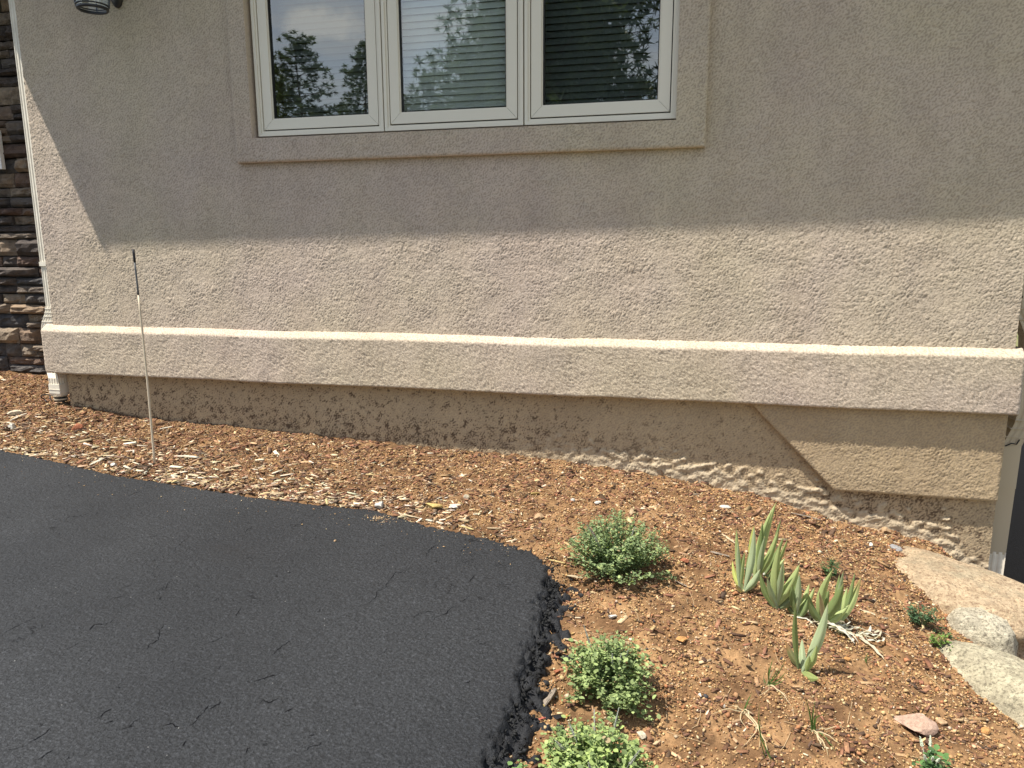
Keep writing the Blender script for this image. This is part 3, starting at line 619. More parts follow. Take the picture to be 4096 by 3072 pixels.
# ---- the window: three casements
def casement(x0, x1, proud, seed):
    w = empty('window'); w.parent = house; w.location = Vector((x0, YW, HZ0)) - house.location
    off = lambda: None
    y0 = YW - 0.004; zb0, zt0 = HZ0 + .012, HZ1 - .01; fw = 0.030
    # outer frame: two stepped rings, mitred
    def ringp(name, xa, xb, za_, zb_, wd, ya, yb_, material, single=True):
        out = []
        quads = [((xa, za_), (xb, za_), (xb - wd, za_ + wd), (xa + wd, za_ + wd)), ((xb, za_), (xb, zb_), (xb - wd, zb_ - wd), (xb - wd, za_ + wd)),
                 ((xb, zb_), (xa, zb_), (xa + wd, zb_ - wd), (xb - wd, zb_ - wd)), ((xa, zb_), (xa, za_), (xa + wd, za_ + wd), (xa + wd, zb_ - wd))]
        mb = MB()
        for q in quads:
            cxq = sum(p[0] for p in q) / 4; czq = sum(p[1] for p in q) / 4; g = 0.0 if single else 0.0009
            if not single: mb = MB()
            # shrink every piece a hair so that the mitres show as joints
            q2 = [(p[0] + (cxq - p[0]) * 0 , p[1]) for p in q]
            if not single:
                q2 = []
                for i, p in enumerate(q):
                    dx = xa + (xb - xa) / 2 - p[0]
                    horizontal = abs(q[0][1] - q[1][1]) < 1e-6
                    if horizontal: q2.append((p[0] + math.copysign(g, dx), p[1]))
                    else: q2.append((p[0], p[1] + math.copysign(g, (za_ + zb_) / 2 - p[1])))
            mb.hexa([(q2[0][0], ya, q2[0][1]), (q2[1][0], ya, q2[1][1]), (q2[1][0], yb_, q2[1][1]), (q2[0][0], yb_, q2[0][1]), (q2[3][0], ya, q2[3][1]), (q2[2][0], ya, q2[2][1]), (q2[2][0], yb_, q2[2][1]), (q2[3][0], yb_, q2[3][1])])
            if not single: out.append(mb.obj(name, material, w))
        if single: out.append(mb.obj(name, material, w))
        return out
    ringp('frame', x0 + .002, x1 - .002, zb0, zt0, .016, y0, y0 + .07, M['frame'])
    ringp('frame', x0 + .0185, x1 - .0185, zb0 + .0165, zt0 - .0165, .010, y0 + .006, y0 + .07, M['frame'])
    ringp('gasket', x0 + .0285, x1 - .0285, zb0 + .0265, zt0 - .0265, .012, y0 + .03, y0 + .07, M['gasket'])
    s0 = .0335; ys = y0 + .010 - proud
    ringp('sash_rail', x0 + s0, x1 - s0, zb0 + s0, zt0 - s0, .050, ys, y0 + .060, M['frame'], single=False)
    s1 = s0 + .0505
    ringp('glazing_bead', x0 + s1, x1 - s1, zb0 + s1, zt0 - s1, .006, ys + .006, y0 + .05, M['frame'])
    ringp('glazing_bead', x0 + s1 + .0065, x1 - s1 - .0065, zb0 + s1 + .0065, zt0 - s1 - .0065, .004, ys + .011, y0 + .05, M['gasket'])
    s2 = s1 + .008
    nxp, nzp = 24, 30; X, Z = np.meshgrid(np.linspace(x0 + s2, x1 - s2, nxp), np.linspace(zb0 + s2, zt0 - s2, nzp))
    rng = np.random.default_rng(seed); u = (X - X.min()) / (X.max() - X.min()); v = (Z - Z.min()) / (Z.max() - Z.min())
    Y = ys + .022 + 0.0006 * np.sin(math.pi * u) * np.sin(math.pi * v) * (1 if seed % 2 else -1)
    mesh('pane', np.stack([X, Y, Z], -1).reshape(-1, 3), gridfaces(nzp, nxp), M['pane'], w, smooth=True)
    return w
mx1, mx2 = -1.587, -0.851; wx0, wx1 = -2.314, -0.1175
casement(wx0, mx1, 0.0, 1); casement(mx1 + .003, mx2, 0.004, 2); casement(mx2 + .003, wx1, 0.002, 3)

# window blinds hang inside, each on its own
def blind(x0, x1, m, tilt, label, z0=2.02, y=3.90):
    bl = empty('window_blind', ((x0 + x1) / 2, y, 3.12), label=label, cat='window blind', group='slatted blinds behind the windows')
    MB().box(x0, x1, y - .02, y + .02, 3.09, 3.14).obj('head_rail', m, bl)
    pitch = 0.033; me = None; n = int((3.08 - z0) / pitch)
    for i in range(n):
        z = 3.07 - i * pitch; hw = 0.0185; ca, sa = math.cos(tilt), math.sin(tilt)
        pts = []
        for k in range(5):
            u = (k / 4 - .5) * 2; yy = y + u * hw * ca + 0; zz = z + u * hw * sa; bow = (1 - u * u) * 0.0022
            pts.append((yy - bow * sa, zz + bow * ca))
        if me is None:
            v = [(x, p[0] - y, p[1] - z) for x in (x0 - bl.location.x, x1 - bl.location.x) for p in pts]
            f = [(k, k + 1, 6 + k, 5 + k) for k in range(4)]
            me = bpy.data.meshes.new('slat'); me.from_pydata(v, [], f); me.update(); me.materials.append(m)
        o = bpy.data.objects.new('slat', me); o.location = (0, 0, z - 3.12); link(o, bl)
    MB().box(x0, x1, y - .015, y + .015, z - .045, z - .022).obj('bottom_rail', m, bl)
blind(-2.27, -1.61, M['slat_g'], math.radians(62), 'slatted blind with dim light painted into its grey behind the left casement glass')
blind(-1.56, -0.88, M['slat_w'], math.radians(66), 'bright white slatted blind behind the middle casement glass', y=3.80)
blind(-0.82, -0.16, M['slat_g'], math.radians(62), 'slatted blind with shade painted into its slats behind the right casement glass')

# ------------------------------------------------------------------ the stone-clad wing on the left
YS = 4.42
wing = empty('stone_wing', (-4.5, YS, 0.4), label='wing of stacked brown and grey ledge stone set back at the left', cat='house wing')
b = MB(); b.box(-8.5, XL - .004, YS + .02, YS + .3, 0.1, 3.4); b.obj('mortar_bed', M['mortar'], wing)
b = MB(); b.box(-9, XE - .09, 3.93, 8, 3.30, 3.45); b.obj('soffit', M['soffit'], wing)
rng = random.Random(12)
def ledge_stone(x0, x1, z0, z1):
    nu, nv = max(4, min(8, int((x1 - x0) / 0.03))), 4; proud = rng.uniform(0.02, 0.075); s = rng.random() * 100
    V = []; 
    for j in range(nv + 1):
        for i in range(nu + 1):
            u = i / nu; v = j / nv; e = min(u * nu, (1 - u) * nu, 1.0) * min(v * nv, (1 - v) * nv, 1.0)
            x = x0 + (x1 - x0) * u; z = z0 + (z1 - z0) * v
            p = mnoise.noise(Vector((x * 18 + s, z * 26, s))); p2 = mnoise.noise(Vector((x * 50 + s, z * 60, s + 9)))
            if e < 0.01: x += 0.004 * p2; z += 0.004 * p
            V.append((x, YS - proud * (0.35 + 0.65 * e) - (0.016 * p + 0.010 * p2) * (0.4 + e), z))
    nf = len(V); Fq = []
    for j in range(nv):
        for i in range(nu):
            a = j * (nu + 1) + i; Fq.append((a, a + 1, a + nu + 2, a + nu + 1))
    rim = list(range(nu + 1)) + [k * (nu + 1) + nu for k in range(1, nv + 1)] + [nv * (nu + 1) + i for i in range(nu - 1, -1, -1)] + [k * (nu + 1) for k in range(nv - 1, 0, -1)]
    for r in rim: V.append((V[r][0], YS + .03, V[r][2]))
    for k in range(len(rim)):
        k2 = (k + 1) % len(rim); Fq.append((rim[k2], rim[k], nf + k, nf + k2))
    mesh('stone', V, Fq, M['ledge'], wing)
z = 0.40
while z < 3.28:
    h = rng.choice([0.055, 0.065, 0.075, 0.085, 0.10, 0.12]); x = -6.2 + rng.uniform(0, .1)
    while x < XL - .02:
        w = rng.uniform(0.13, 0.42); x1 = min(x + w, XL - .005)
        if XL - x1 < .06: x1 = XL - .005
        if h > .085 and rng.random() < .35:
            k = rng.uniform(.4, .6); ledge_stone(x, x1 - .004, z, z + h * k - .003); ledge_stone(x, x1 - .004, z + h * k, z + h - .005)
        else: ledge_stone(x, x1 - .004, z + rng.uniform(0, .003), z + h - rng.uniform(.003, .008))
        x = x1
    z += h
p = at_y(0, 600, 4.36); MB().box(p.x - .14, p.x + .018, 4.34, 4.37, p.z - .13, p.z + .13).obj('white_trim_board', M['white'], wing)

# ------------------------------------------------------------------ downspouts
def ribbed(w, d, ribs=3):
    """rectangular corrugated profile, x 0..w, y 0..d, closed, counter-clockwise"""
    P = []
    def side(a, b_, n, nx, ny):
        for i in range(n * 4):
            t = i / (n * 4); rr = 0.003 if i % 4 in (2, 3) else 0.0
            P.append((a[0] + (b_[0] - a[0]) * t - nx * rr, a[1] + (b_[1] - a[1]) * t - ny * rr))
    side((0, 0), (w, 0), ribs, 0, -1); side((w, 0), (w, d), ribs, 1, 0); side((w, d), (0, d), ribs, 0, 1); side((0, d), (0, 0), ribs, -1, 0)
    return P
ds = empty('downspout', (-3.86, 3.77, 0.45), label='cream ribbed downspout at the left corner of the stucco wall', cat='downspout')
pr = ribbed(.076, .075, 4)
MB().sweep(pr, [(-3.887, 3.735, 3.3, 1), (-3.887, 3.735, 1.30, 1)]).obj('pipe', M['spout'], ds)
MB().sweep(ribbed(.072, .071, 4), [(-3.885, 3.737, 1.32, 1), (-3.885, 3.737, 1.035, 1)]).obj('pipe', M['spout'], ds)
zz = [(1.045, 0), (1.03, -.002), (1.01, -.008), (0.985, -.020), (0.955, -.037), (0.925, -.048), (0.90, -.053)]
pth = []
for i, (z, dx) in enumerate(zz): pth += [(-3.887 + dx, 3.735, z, 1.0)]
MB().sweep(pr, pth).obj('elbow', M['spout'], ds)
for z, dx in ((1.036, -.001), (1.012, -.007), (0.988, -.018), (0.955, -.036)):
    MB().sweep([(-.002, -.002), (.078, -.002), (.078, .077), (-.002, .077)], [(-3.887 + dx, 3.735, z, 1), (-3.887 + dx - .002, 3.735, z - .006, 1)]).obj('crimp', M['spout'], ds)
MB().sweep(ribbed(.074, .075, 4), [(-3.940, 3.735, .902, 1), (-3.940, 3.735, .66, 1), (-3.905, 3.712, .60, 1), (-3.905, 3.712, .545, 1)]).obj('pipe', M['spout'], ds)
MB().box(-3.891, -3.806, 3.731, 3.734, 1.292, 1.318).obj('strap', M['spout'], ds)
MB().sweep([(-.003, -.003), (.077, -.003), (.080, 0), (.080, .078), (-.003, .078)], [(-3.905, 3.712, .563, 1), (-3.905, 3.712, .510, 1), (-3.905, 3.712, .505, 1.0), (-3.899, 3.718, .488, .86)]).obj('adapter', M['spout'], ds)
MB().box(-3.909, -3.823, 3.707, 3.711, .527, .531).obj('crimp', M['spout'], ds)
for k in range(4): 
    z = .486 - k * .011; MB().tube([(-3.868, 3.750, z + .004), (-3.868, 3.750, z - .004)], .041 if k % 2 == 0 else .036, 20).obj('corrugated_ring', M['rubber'] if k % 2 else M['spout_dark'], ds)
pts = [(-3.885, 3.70, .462)] + [(-3.93 + .03 * math.cos(a), 3.70 + .012 * math.sin(a * 2), .475 + .022 * math.sin(a)) for a in np.linspace(0, 5.2, 14)]
MB().tube(pts, .004, 6).obj('loose_wire', M['rubber'], ds)

dr = empty('downspout', (1.50, 3.80, -0.8), label='tan downspout with its shade and lit foot put into the paint, bending round the band at the right corner', cat='downspout')
prr = ribbed(.078, .085, 3)
x0r = 1.415
MB().sweep(prr, [(x0r - .01, 3.80, 3.3, 1), (x0r - .01, 3.80, 1.16, 1)]).obj('pipe', M['spout_dark'], dr)
el = [(x0r - .01, 3.80, 1.17, 1), (x0r, 3.80, 1.10, 1.0), (x0r + .03, 3.80, 1.04, 1.0), (x0r + .055, 3.80, .98, 1), (x0r + .06, 3.80, .92, 1)]
MB().sweep(prr, el).obj('elbow', M['spout_dark'], dr)
MB().sweep(prr, [(x0r + .06, 3.80, .925, 1), (x0r + .06, 3.79, .66, 1), (x0r + .045, 3.785, .58, 1), (x0r + .014, 3.78, .50, 1), (x0r + .005, 3.78, .47, 1)]).obj('elbow', M['spout_dark'], dr)
for q, z in ((.004, 1.115), (.02, 1.065), (.045, 1.01), (.049, .60), (.033, .56), (.016, .52)):
    MB().sweep([(-.003, -.003), (.081, -.003), (.081, .088), (-.003, .088)], [(x0r + q, 3.782 if z < .7 else 3.798, z, 1), (x0r + q - .001, 3.782 if z < .7 else 3.798, z - .004, 1)]).obj('crimp', M['spout_dark'], dr)
MB().sweep([(0, 0), (.080, 0), (.080, .087), (0, .087)], [(x0r + .004, 3.779, .475, 1), (x0r + .002, 3.779, .27, 1)]).obj('pipe', M['spout_dark'], dr)
MB().sweep([(.002, .002), (.078, .002), (.078, .085), (.002, .085)], [(x0r + .003, 3.779, .28, 1), (x0r - .002, 3.779, -.06, 1)]).obj('pipe', M['spout_dark'], dr)
MB().sweep(ribbed(.078, .085, 3), [(x0r - .002, 3.779, -.05, 1), (x0r - .006, 3.779, -.85, 1)]).obj('pipe', M['spout'], dr)  # lighter paint stands in for sun on the foot of the pipe
MB().tube([(1.43, 3.775, .475), (1.455, 3.773, .49), (1.475, 3.773, .487), (1.485, 3.773, .51)], .003, 5).obj('loose_wire', M['rubber'], dr)

# ------------------------------------------------------------------ wall lantern
LX0, LY0, LZ0 = -3.112, 3.50, 2.625
ln = empty('wall_lantern', (LX0, YW, 2.9), label='black wall lantern with clear tapered glass at the top left', cat='wall lamp')
def lathe(prof, cx, cy, n=32):
    V = []; Fq = []
    for (r, z) in prof:
        for k in range(n): a = 2 * math.pi * k / n; V.append((cx + r * math.cos(a), cy + r * math.sin(a), z))
    for i in range(len(prof) - 1):
        for k in range(n): k2 = (k + 1) % n; Fq.append((i * n + k, i * n + k2, (i + 1) * n + k2, (i + 1) * n + k))
    return V, Fq
def L_(name, prof, m, cy=LY0): V, Fq = lathe(prof, LX0, cy); return mesh(name, V, Fq, m, ln, smooth=True)
L_('bottom_ring', [(.064, LZ0 - .004), (.071, LZ0 - .008), (.077, LZ0 - .003), (.078, LZ0 + .006), (.070, LZ0 + .008), (.064, LZ0 + .004), (.064, LZ0 - .004)], M['black'])
L_('bottom_ring', [(.074, LZ0 + .013), (.080, LZ0 + .013), (.081, LZ0 + .019), (.075, LZ0 + .019), (.074, LZ0 + .013)], M['black'])
L_('glass_shade', [(.074, LZ0 + .008), (.108, LZ0 + .26)], M['lampglass'])
for k in range(4):
    a = math.radians(-62 + 90 * k); MB().tube([(LX0 + .078 * math.cos(a), LY0 + .078 * math.sin(a), LZ0 + .01), (LX0 + .112 * math.cos(a), LY0 + .112 * math.sin(a), LZ0 + .26)], .0045, 6).obj('glass_bar', M['black'], ln)
L_('cap', [(.001, LZ0 + .36), (.03, LZ0 + .35), (.10, LZ0 + .29), (.118, LZ0 + .262), (.10, LZ0 + .258), (.001, LZ0 + .258)], M['black'])
L_('bulb', [(.001, LZ0 + .11), (.012, LZ0 + .12), (.018, LZ0 + .15), (.012, LZ0 + .19), (.012, LZ0 + .25)], M['white'])
V = []; n = 28
for (s, yy) in ((1.0, YW - .002), (1.0, YW - .014), (.82, YW - .024), (.55, YW - .034), (.3, YW - .038)):
    for k in range(n):
        a = 2 * math.pi * k / n; sx = math.sin(a); cz = math.cos(a); V.append((-3.120 + .060 * s * sx * (1 - .18 * (cz < -.3) * abs(cz)), yy, 2.84 + s * .155 * cz))
mesh('back_plate', V, [(i * n + k, i * n + (k + 1) % n, (i + 1) * n + (k + 1) % n, (i + 1) * n + k) for i in range(4) for k in range(n)] + [tuple(4 * n + k for k in range(n))], M['black'], ln, smooth=True)
MB().tube([(LX0, YW - .03, 2.86), (LX0, 3.60, 2.83), (LX0, 3.55, 2.90), (LX0, 3.52, 3.0), (LX0, 3.50, 2.985)], .009, 8).obj('arm', M['black'], ln, smooth=True)

# ------------------------------------------------------------------ driveway marker
pb = G(618, 1852); pt = at_y(533, 997, pb.y - .01)
st = empty('driveway_marker', tuple(pb), label='thin grey driveway marker rod with dark tip standing in the mulch', cat='marker rod')
def lerp(a, b_, t): return a + (b_ - a) * t
bow = Vector((0.006, 0, 0))
def sp(t): return lerp(pb - Vector((0, 0, .03)), pt, t) + bow * (4 * t * (1 - t))
M['rod'] = mat('fibreglass_rod', (0.60, 0.50, 0.36), .5); M['rodtip'] = mat('rod_tip', (0.03, 0.028, 0.03), .6)
MB().tube([sp(t) for t in np.linspace(0, .80, 12)], [.0060 - .0014 * t for t in np.linspace(0, .8, 12)], 8).obj('shaft', M['rod'], st, smooth=True)
MB().tube([sp(t) for t in np.linspace(.80, .945, 5)], .0046, 8).obj('shaft', mat('rod_dark', (0.12, 0.12, 0.12), .5), st, smooth=True)
MB().tube([sp(t) for t in np.linspace(.945, 1, 4)], .0060, 8).obj('tip', M['rodtip'], st, smooth=True)

# ------------------------------------------------------------------ boulders
def boulder(name, label, pts_low, pts_high, thick, m, seed, depth=0.0, seg=3):
    pass
def blob(label, c, r, rot, m, seed, flat=2.4, amp=.10, name='boulder'):
    amp *= 1.35
    """superellipsoid boulder: centre, radii, z-rotation"""
    rg = random.Random(seed); nu, nv = 64, 40; V = []; s = Vector((rg.random() * 50, rg.random() * 50, 3)); ca, sa = math.cos(rot), math.sin(rot)
    def spw(v, e): return math.copysign(abs(v) ** e, v)
    for j in range(nv + 1):
        ph = -math.pi / 2 + math.pi * j / nv
        for i in range(nu):
            th = 2 * math.pi * i / nu; e = 2 / flat
            d = Vector((spw(math.cos(ph), e) * spw(math.cos(th), e), spw(math.cos(ph), e) * spw(math.sin(th), e), spw(math.sin(ph), e)))
            q = d * 1.3 + s; n = mnoise.noise(q * .9) * amp * 1.6 + mnoise.noise(q * 2.3) * amp * .7 + mnoise.noise(q * 6) * amp * .22 + mnoise.noise(q * 15) * amp * .10
            d = d * (1 + n); x, y, z = d.x * r[0], d.y * r[1], d.z * r[2]; V.append((c[0] + x * ca - y * sa, c[1] + x * sa + y * ca, c[2] + z))
    Fq = [(j * nu + i, j * nu + (i + 1) % nu, (j + 1) * nu + (i + 1) % nu, (j + 1) * nu + i) for j in range(nv) for i in range(nu)]
    o = mesh(name, V, Fq, m, smooth=True); tag(o, label, 'boulder', 'granite boulders edging the bed'); return o
A1 = at_y(3540, 2165, 3.62); A2 = at_z(4085, 2620, -.22); c_ = (A1 + A2) / 2; dd = A2 - A1
blob('long tan granite boulder against the foundation at the right corner', (c_.x + .0, c_.y - .02, c_.z - .035), (dd.length * .56, .25, .16), math.atan2(dd.y, dd.x), M['boulder_tan'], 5, 3.0, .06)
q2 = at_z(3925, 2520, -.08)
blob('small rounded grey-white granite boulder between the tan and the pale boulder', (q2.x, q2.y + .01, q2.z - .05), (.122, .10, .125), math.radians(-12), M['boulder_grey'], 9, 2.7, .06)
q3 = at_z(4060, 2790, -.10)
blob('large pale speckled boulder at the lower right, half buried in gravel', (q3.x + .06, q3.y - .03, q3.z - .13), (.46, .22, .22), math.radians(-60), M['boulder_pale'], 14, 2.4, .06)

# ------------------------------------------------------------------ loose ground cover (stuff)
OCT = np.array([(1, 0, 0), (-1, 0, 0), (0, 1, 0), (0, -1, 0), (0, 0, 1), (0, 0, -1)], float); OF = np.array([(0, 2, 4), (2, 1, 4), (1, 3, 4), (3, 0, 4), (2, 0, 5), (1, 2, 5), (3, 1, 5), (0, 3, 5)])
BX = np.array([(-1, -1, -1), (1, -1, -1), (1, 1, -1), (-1, 1, -1), (-1, -1, 1), (1, -1, 1), (1, 1, 1), (-1, 1, 1)], float); BF = np.array(BOXF)
def rotm(a, b_, c):
    ca, sa, cb, sb, cc, sc_ = np.cos(a), np.sin(a), np.cos(b_), np.sin(b_), np.cos(c), np.sin(c); R = np.zeros((len(a), 3, 3))
    R[:, 0, 0] = ca * cb; R[:, 0, 1] = ca * sb * sc_ - sa * cc; R[:, 0, 2] = ca * sb * cc + sa * sc_; R[:, 1, 0] = sa * cb; R[:, 1, 1] = sa * sb * sc_ + ca * cc; R[:, 1, 2] = sa * sb * cc - ca * sc_
    R[:, 2, 0] = -sb; R[:, 2, 1] = cb * sc_; R[:, 2, 2] = cb * cc; return R
def palette(n, cols, w, rng, jit=.25):
    cols = np.array(cols, float); k = rng.choice(len(cols), n, p=np.array(w) / sum(w)); c = cols[k] * (1 + rng.uniform(-jit, jit, (n, 1))) * (1 + rng.uniform(-.06, .06, (n, 3))); return np.clip(c, 0, 1)
def scatter(name, P, size, base_v, base_f, c, rng, jit, tilt, m, label, sink=.2, yaw=None):
    n = len(P); a = rng.uniform(0, 6.283, n) if yaw is None else yaw; R = rotm(a, rng.normal(0, tilt, n), rng.normal(0, tilt, n))
    V = base_v[None] * (1 + rng.uniform(-jit, jit, (n, len(base_v), 3))); V = V + rng.uniform(-jit, jit, V.shape) * .5; V = V * size[:, None, :]; V = np.einsum('nij,nkj->nki', R, V) + P[:, None, :]
    V[:, :, 2] += (size[:, 2] * (1 - sink))[:, None]
    Fq = (base_f[None] + (np.arange(n) * len(base_v))[:, None, None]).reshape(-1, base_f.shape[1]); cc = np.repeat(c, len(base_v), 0)
    o = mesh(name, V.reshape(-1, 3), Fq, m, col=cc); tag(o, label, kind='stuff'); return o
rg = np.random.default_rng(99)
def sample(n, x0, x1, y0, y1, wfn, marg=0.004):
    out = []
    tot = 0
    while tot < n:
        x = rg.uniform(x0, x1, n); y = rg.uniform(y0, y1, n); s = gs(x, y); ok = (s > marg) & ~((y > YB - .01) & (x > -3.80)) & (y < 4.36); ok &= rg.random(n) < wfn(x, y, s)
        # only ground within the picture's reach
        x, y = x[ok], y[ok]; out.append(np.stack([x, y], 1)); tot += len(x)
    q = np.concatenate(out)[:n]; return q[:, 0], q[:, 1]
def inview(x, y): return np.clip(1.0 - np.clip(-(y - (1.15 + 0.0 * x)) * 3, 0, 1) - np.clip((x - (0.47 * y + .25)) * 2, 0, 1), 0, 1)
_pf = field(300, 400, .02, .2, 1.0, rg); pfx = np.arange(400) * .02 - 6; pfy = np.arange(300) * .02
_mf = field(300, 400, .02, .12, .5, rg)
def patch(x, y): return bil(_pf, pfx, pfy, x, y)
def mulchy(x, y): 
    edge = np.exp(-np.clip(gs(x, y), 0, 9) / .16); left = np.clip((-0.6 - x) / 1.0, 0, 1); up = np.clip((y - 2.7) / .7, 0, 1)
    return np.clip(.16 + .55 * np.maximum(left, up * .75) + .25 * bil(_mf, pfx, pfy, x, y), .05, 1), edge * left
# crushed granite, fine and coarse
GC_ = [(.39, .235, .105), (.43, .27, .13), (.27, .135, .06), (.50, .35, .19), (.19, .10, .055), (.48, .37, .25), (.10, .06, .04)]
wg = lambda x, y, s: np.clip(inview(x, y) * (0.60 + .28 * patch(x, y)) * (1.0 - .45 * mulchy(x, y)[0]), 0, 1)
x, y = sample(92000, -5.1, 1.7, .9, 4.36, wg); n = len(x); s = np.exp(rg.normal(math.log(.0029), .42, n)).clip(.0014, .009)
scatter('gravel', np.stack([x, y, gz(x, y)], 1), np.stack([s, s * rg.uniform(.6, 1, n), s * rg.uniform(.5, .85, n)], 1), OCT, OF, palette(n, GC_, [5, 5, 3.4, 2.0, 2.6, .6, 1.6], rg), rg, .28, .5, M['crumb'], 'fine crushed orange granite over the bed', .25)
wg2 = lambda x, y, s: np.clip(inview(x, y) * np.clip((x + 1.3) / 1.0, .08, 1) * (.6 + .3 * patch(x, y)), 0, 1)
x, y = sample(5500, -5.1, 1.7, .9, 4.0, wg2); n = len(x); s = np.exp(rg.normal(math.log(.0058), .30, n)).clip(.003, .013)
scatter('gravel', np.stack([x, y, gz(x, y)], 1), np.stack([s, s * rg.uniform(.6, 1, n), s * rg.uniform(.5, .8, n)], 1), OCT, OF, palette(n, [(.42, .25, .115), (.50, .345, .18), (.34, .155, .075), (.56, .46, .32), (.05, .05, .055), (.20, .11, .06)], [5, 4, 3, .9, .5, 2.2], rg), rg, .32, .5, M['crumb'], 'coarser tan and rust pebbles over the bed', .3)
# bark and wood chips
CH = [(.26, .13, .075), (.16, .08, .048), (.37, .235, .125), (.09, .055, .036), (.48, .35, .20), (.58, .48, .32)]
wm = lambda x, y, s: np.clip(inview(x, y) * (mulchy(x, y)[0]), 0, 1)
x, y = sample(40000, -5.1, 1.7, .9, 4.36, wm); n = len(x); l = np.exp(rg.normal(math.log(.0072), .48, n)).clip(.0035, .026); w = l * rg.uniform(.14, .38, n); yw = rg.normal(0.15, .75, n) + np.where(rg.random(n) < .3, 1.4, 0)
scatter('bark_mulch', np.stack([x, y, gz(x, y)], 1), np.stack([l, w, w * .35 + .0005], 1), BX, BF, palette(n, CH, [5, 5.5, 3.6, 3.6, 1.3, .4], rg), rg, .25, .22, M['chip'], 'red-brown shredded bark over the bed', .1, yaw=yw)
we = lambda x, y, s: np.clip(inview(x, y) * (mulchy(x, y)[1] * (.25 + .75 * (patch(x * 1.7 - 1, y * 1.5) > .2))) , 0, 1)
x, y = sample(4000, -5.0, -.2, 2.2, 3.9, we); n = len(x); l = np.exp(rg.normal(math.log(.0112), .45, n)).clip(.004, .032); w = l * rg.uniform(.10, .28, n); yw = rg.normal(0.10, .65, n)
scatter('wood_chips', np.stack([x, y, gz(x, y) + .002], 1), np.stack([l, w, w * .35 + .0008], 1), BX, BF, palette(n, [(.58, .47, .31), (.66, .59, .45), (.40, .29, .18), (.18, .115, .075), (.10, .065, .045), (.50, .39, .20)], [2.2, 1.6, 3, 3.4, 3, .8], rg), rg, .22, .18, M['chip'], 'bleached wood chips gathered along the asphalt edge', .0, yaw=yw)
# twigs and dry needles
x, y = sample(520, -5, 1.5, 1.2, 4.2, lambda x, y, s: inview(x, y)); mb = MB()
for i in range(len(x)):
    a = rg.uniform(0, 6.28); ll = rg.uniform(.015, .06); z = float(gz(x[i], y[i])) + .004; cur = rg.uniform(-.4, .4)
    pth = []
    for k in range(4):
        t = k / 3 - .5; aa = a + cur * t; xx = x[i] + math.cos(aa) * ll * t * 2; yy = y[i] + math.sin(aa) * ll * t * 2; pth.append((xx, yy, float(gz(xx, yy)) + .004))
    mb.tube(pth, .0008, 4, cap=False)
o = mb.obj('dry_needles', mat('dry_needle', (.42, .30, .17), .8)); tag(o, 'dry pine needles and thin twigs strewn over the bed', kind='stuff')
# tar crumbs along the broken edge
nT = 700; tt = rg.random(nT); seglist = EWa[14:28]; L0 = np.concatenate([[0], np.cumsum(np.hypot(*np.diff(seglist, axis=0).T))]); u = rg.random(nT) * L0[-1]
ex_ = np.interp(u, L0, seglist[:, 0]); ey_ = np.interp(u, L0, seglist[:, 1]); off = rg.uniform(.005, .095, nT); clus = bil(_nf, nx_, ny_, ex_ * 1.0, ey_) ; off = off * np.clip(.75 + .4 * clus, .2, 2)
tx_ = ex_ + off; ty_ = ey_ + rg.normal(0, .01, nT) + off * .15; s = np.exp(rg.normal(math.log(.0038), .55, nT)).clip(.0012, .013)
zz_ = np.maximum(gz(tx_, ty_), bil(AZ_, None, None, tx_, ty_) if False else gz(tx_, ty_))
okk = (ty_ < 3.0)
sk = np.clip(off / .10, 0, 1); za_e = za(tx_, ty_) - .022 - .02 * sk; zz_ = np.maximum(zz_, np.where(off < .10, za_e, -9))
c = np.full((nT, 3), .014) * rg.uniform(.6, 1.8, (nT, 1))
scatter('tar_crumbs', np.stack([tx_, ty_, zz_], 1), np.stack([s * 1.2, s * rg.uniform(.5, 1, nT), s * .6], 1), OCT, OF, c, rg, .5, .8, vertex_mat('tar_grit', .75, .2, 200, .4, .002), 'black crumbled tar along the broken driveway edge', .2)

rs = np.random.default_rng(5); nD = 420; k = rs.integers(3, 13, nD); tD = rs.random(nD)[:, None]; eD = EWa[k] * (1 - tD) + EWa[k + 1] * tD
oD = rs.exponential(.07, nD) + .004; xD = eD[:, 0] - oD * .10; yD = eD[:, 1] - oD; cl = at_asph(1520, 2075)
xD[:150] = cl.x + rs.normal(0, .040, 150); yD[:150] = cl.y + rs.normal(0, .020, 150); inn = sdist(xD, yD) < -.004; xD, yD = xD[inn], yD[inn]; nD = len(xD); sD = np.exp(rs.normal(math.log(.0022), .45, nD)).clip(.001, .006)
scatter('stray_grit', np.stack([xD, yD, za(xD, yD) + .0042 * np.sin(xD * 2.1) * np.sin(yD * 1.7 + 1)], 1), np.stack([sD * 1.3, sD * .6, sD * .5], 1), OCT, OF, palette(nD, [(.42, .27, .14), (.55, .44, .28), (.22, .13, .08)], [3, 2, 2], rs), rs, .3, .3, M['crumb'], 'stray grit and splinters washed onto the asphalt', .2)

